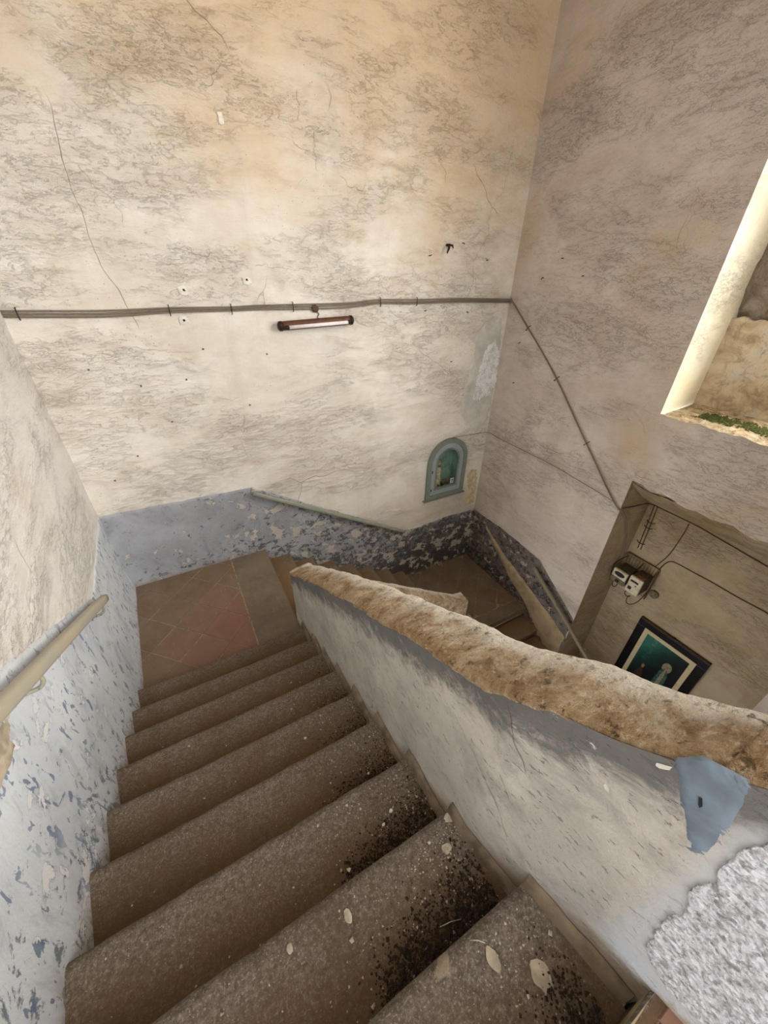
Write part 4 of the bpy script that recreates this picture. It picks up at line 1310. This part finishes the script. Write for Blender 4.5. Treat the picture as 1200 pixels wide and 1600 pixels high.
st = empty('statuette')
base = V(SX - .020, YB, SB) + Vector((0, .13, 0))
pts = [base + Vector((0, 0, z)) for z in (0, .02, .03, .10, .22, .30, .33, .35)]
tube('robe', pts, [.07, .07, .06, .058, .046, .052, .045, .022], M['statue'], st, 14)
hd = [base + Vector((0, -.004, z)) for z in (.34, .355, .375, .40, .42, .43)]
tube('head', hd, [.015, .026, .031, .030, .020, .006], M['skin'], st, 12)
mp = [base + Vector((0, .014, z)) for z in (.02, .12, .25, .33, .38, .43, .447)]
tube('mantle', mp, [.072, .066, .056, .056, .038, .032, .008], M['statue_blue'], st, 14)
for s_ in (-1, 1):
    tube('arm', [base + Vector((s_ * .045, 0, .30)), base + Vector((s_ * .04, -.04, .25)), base + Vector((s_ * .008, -.058, .28))], [.016, .014, .009], M['statue'], st, 8)
tag(st, 'small cream robed statuette standing inside the glazed shrine', 'statuette')
put_at(st, base)
st.scale = (1.15, 1.15, 1.2)

fl = empty('flower_bunch')
fb = V(SX + .000, YB, SB) + Vector((0, .055, 0))
v, f = tube_geo([fb, fb + Vector((0, 0, .03)), fb + Vector((0, 0, .07))], [.03, .036, .026], 10)
mk('vase', v, f, M['p_green'], fl)
for i in range(16):
    a = rnd.uniform(0, 6.28); rr = rnd.uniform(.01, .09); z = rnd.uniform(.09, .19)
    tip = fb + Vector((math.cos(a) * rr, max(-.045, math.sin(a) * rr * .4), z))
    s_ = tube('stem', [fb + Vector((0, 0, .06)), fb.lerp(tip, .6) + Vector((0, 0, .03)), tip], .0025, M['leaf'], fl, 4)
    bm = bmesh.new(); bmesh.ops.create_icosphere(bm, subdivisions=1, radius=rnd.uniform(.010, .018))
    for q in bm.verts: q.co = q.co * rnd.uniform(.7, 1.2) + tip
    from_bm('flower', bm, rnd.choice([M['flower'], M['flower'], M['flower2']]), fl, True)
tag(fl, 'dry brown flower bunch in front of the statuette in the shrine', 'flowers')
put_at(fl, fb)

cd = empty('prayer_card')
cc = V(SX + .046, YB, SB + .052) + Vector((0, .004, 0))
box('card', cc, (.062, .004, .092), M['card'], cd, .001)
box('printed_cross', cc + Vector((0, -.0028, 0)), (.012, .002, .058), M['ink'], cd, 0)
box('printed_cross', cc + Vector((0, -.0028, .012)), (.032, .002, .011), M['ink'], cd, 0)
tag(cd, 'small white card with a dark cross in the shrine corner', 'card')
put_at(cd, cc - Vector((0, 0, .046)))

# ------------------------------------------------------------------ nails and hooks in the walls
def nail(p0, nrm, L, label, bent=0.0, r=.005):
    q = Vector(p0)
    pts = [q - nrm * .01, q + nrm * L * .6, q + nrm * L + Vector((0, 0, bent))]
    o = tube('wall_nail', pts, [r, r, r * .8], M['iron'], None, 6)
    tag(o, label, 'nail', 'nails left in the stairwell walls')
root = empty('wall_hook')
hp = V(.976, YB, .062)
tube('shank', [hp + Vector((0, .01, 0)), hp + Vector((0, -.05, 0))], .013, M['iron'], root, 8)
tube('prong', [hp + Vector((0, -.04, 0)), hp + Vector((-.015, -.06, -.03)), hp + Vector((-.028, -.05, -.075))], [.012, .012, .006], M['iron'], root, 6)
tube('prong', [hp + Vector((0, -.04, 0)), hp + Vector((.03, -.06, -.004)), hp + Vector((.05, -.05, -.03))], [.011, .010, .005], M['iron'], root, 6)
tag(root, 'black broken hook sticking out high on the back wall', 'hook')
put_at(root, hp)
for (x, z, t) in ((1.044, .07, 'thin nail on the back wall just right of the black hook'), (.905, .030, 'stubby nail on the back wall below and left of the black hook'), (1.164, .022, 'dark nail on the back wall between hook and corner'),
                  (1.10, -.150, 'nail on the back wall just below the cables near the patch'), (.90, -.14, 'nail on the back wall under the cables right of the lamp'), (1.045, -.33, 'short nail left of the grey cement patch')):
    nail(V(x, YB, z), n_back, .035, t, rnd.uniform(-.02, .01))
for (y, z, t) in ((1.10, .03, 'nail high on the right wall near the corner'), (1.0, -.02, 'bent nail on the right wall above the sloping cable'), (1.17, -.03, 'dark nail on the right wall close above the cable bend'), (1.22, -.26, 'short bent nail on the right wall left of the sloping cable'), (1.21, -.42, 'lowest nail on the right wall left of the sloping cable')):
    nail(V(XR, y, z), n_right, .035, t, rnd.uniform(-.02, .01))

# ------------------------------------------------------------------ crumbs, flakes and soil on the steps
def tread_of(y):
    kk = int(math.floor((Y1 - y) / G1)) + 1
    return max(0, min(9, kk))
sv_, sf_ = [], []; cv_, cf_ = [], []
for kk in range(2, 10):
    yn = Y1 - (kk - 1) * G1; z = -1 + kk * R1
    dens = {2: 25, 3: 90, 4: 110, 5: 150, 6: 240, 7: 420, 8: 560, 9: 160}[kk]
    xr = par_in(yn) - .006
    xb = {2: .10, 3: .10, 4: .09, 5: .085, 6: .05, 7: .04, 8: .035, 9: .13}[kk]
    for i in range(dens * 4):
        t = rnd.random() ** .8
        x = xb + (xr - xb) * t + rnd.gauss(0, .008)
        y = yn - G1 + abs(rnd.gauss(0, .014 + .012 * t)) + .002
        if x > xr or y > yn - .01: continue
        q = V(x, y, z) + Vector((0, 0, .004))
        crumb(sv_, sf_, q, rnd.uniform(.0015, .0050) * (1.0 if rnd.random() < .93 else 1.8), .6)
    for i in range(int(dens * .42) + 26):
        x = xr - abs(rnd.gauss(0, .07)) if rnd.random() < .8 else rnd.uniform(-.22, xr)
        y = yn - rnd.uniform(.012, G1)
        q = V(x, y, z) + Vector((0, 0, .003))
        crumb(cv_, cf_, q, rnd.uniform(.0018, .0045) * (1.0 if rnd.random() < .93 else 1.9), .5)
o = tag(mk('loose_soil', sv_, sf_, M['dirt'], None, False), 'dark soil crumbs gathered at the parapet end of the treads', 'soil', kind='stuff')
o = tag(mk('plaster_crumbs', cv_, cf_, M['chip_light'], None, False), 'tiny pale plaster crumbs scattered over the stone steps', 'crumbs', kind='stuff')

def flake(x, y, kk, r, label, m='chip_white'):
    q = V(x, y, -1 + kk * R1) + Vector((0, 0, .007))
    n = 6; a0 = rnd.random() * 6; P = []
    for i in range(n):
        a = a0 + i * 2 * math.pi / n; rr = r * rnd.uniform(.65, 1.25)
        P.append(Vector((math.cos(a) * rr, math.sin(a) * rr * .8, rnd.uniform(0, .004))))
    v = [q + a for a in P] + [q + a * .92 + Vector((0, 0, .005)) for a in P]
    f = [tuple(reversed(range(n))), tuple(range(n, 2 * n))] + [(i, (i + 1) % n, n + (i + 1) % n, n + i) for i in range(n)]
    tag(mk('plaster_flake', v, f, M[m], None, False), label, 'plaster flake', 'pale plaster flakes lying on the stone steps')
flake(.120, .178, 7, .010, 'largest white angular flake, on the third step from the top')
flake(.104, .169, 7, .008, 'white flake beside the soil edge, third step from the top')
flake(.116, .236, 6, .009, 'pale flake near the nosing of the fourth step from the top')
flake(.123, .253, 6, .007, 'small pale flake by the soil on the fourth step from the top')
flake(.057, .379, 5, .009, 'lone white flake midway along the fifth step from the top')
flake(.045, .150, 7, .009, 'pale flake left of the soil heap on the third step from the top')
flake(.178, .085, 8, .012, 'pale stone-like flake against the parapet, second step from the top', 'chip_light')
# splashes of old mortar on the upper treads
def splash(x, y, kk, rx, ry):
    n = 18; z = -1 + kk * R1
    v = [V(x, y, z) + Vector((0, 0, .0055))]
    for i in range(n):
        a = i * 2 * math.pi / n; k_ = 1 + .35 * noise.noise(Vector((math.cos(a) * 2 + x * 90, math.sin(a) * 2, kk)))
        q = V(x + rx * math.cos(a) * k_, y + ry * math.sin(a) * k_, z) + Vector((0, 0, .002)); v.append(q)
    f = [(0, 1 + i, 1 + (i + 1) % n) for i in range(n)]
    mk('mortar_splash', v, f, M['bare_beige'] if kk == 9 else M['chip_light'], flight1, True)
splash(.157, -.019, 9, .0085, .010); splash(.126, .008, 9, .005, .009); splash(.172, .123, 8, .009, .005)
splash(.025, .105, 8, .004, .006); splash(.150, .100, 8, .006, .005); splash(-.035, .112, 8, .003, .004)
def straw(a, b, kk, label):
    z = -1 + kk * R1
    m_ = ((a[0] + b[0]) / 2 + .0003, (a[1] + b[1]) / 2 + .0006)
    tag(tube('straw', [V(*a, z) + Vector((0, 0, .008)), V(*m_, z) + Vector((0, 0, .012)), V(*b, z) + Vector((0, 0, .008))], .0014, M['straw'], None, 5), label, 'straw', 'dry straws on the top steps')
straw((.105, .052), (.128, .046), 8, 'dry straw lying in the soil of the second step from the top')
straw((.115, .027), (.126, .019), 9, 'dry straw lying on the nosing of the top step')
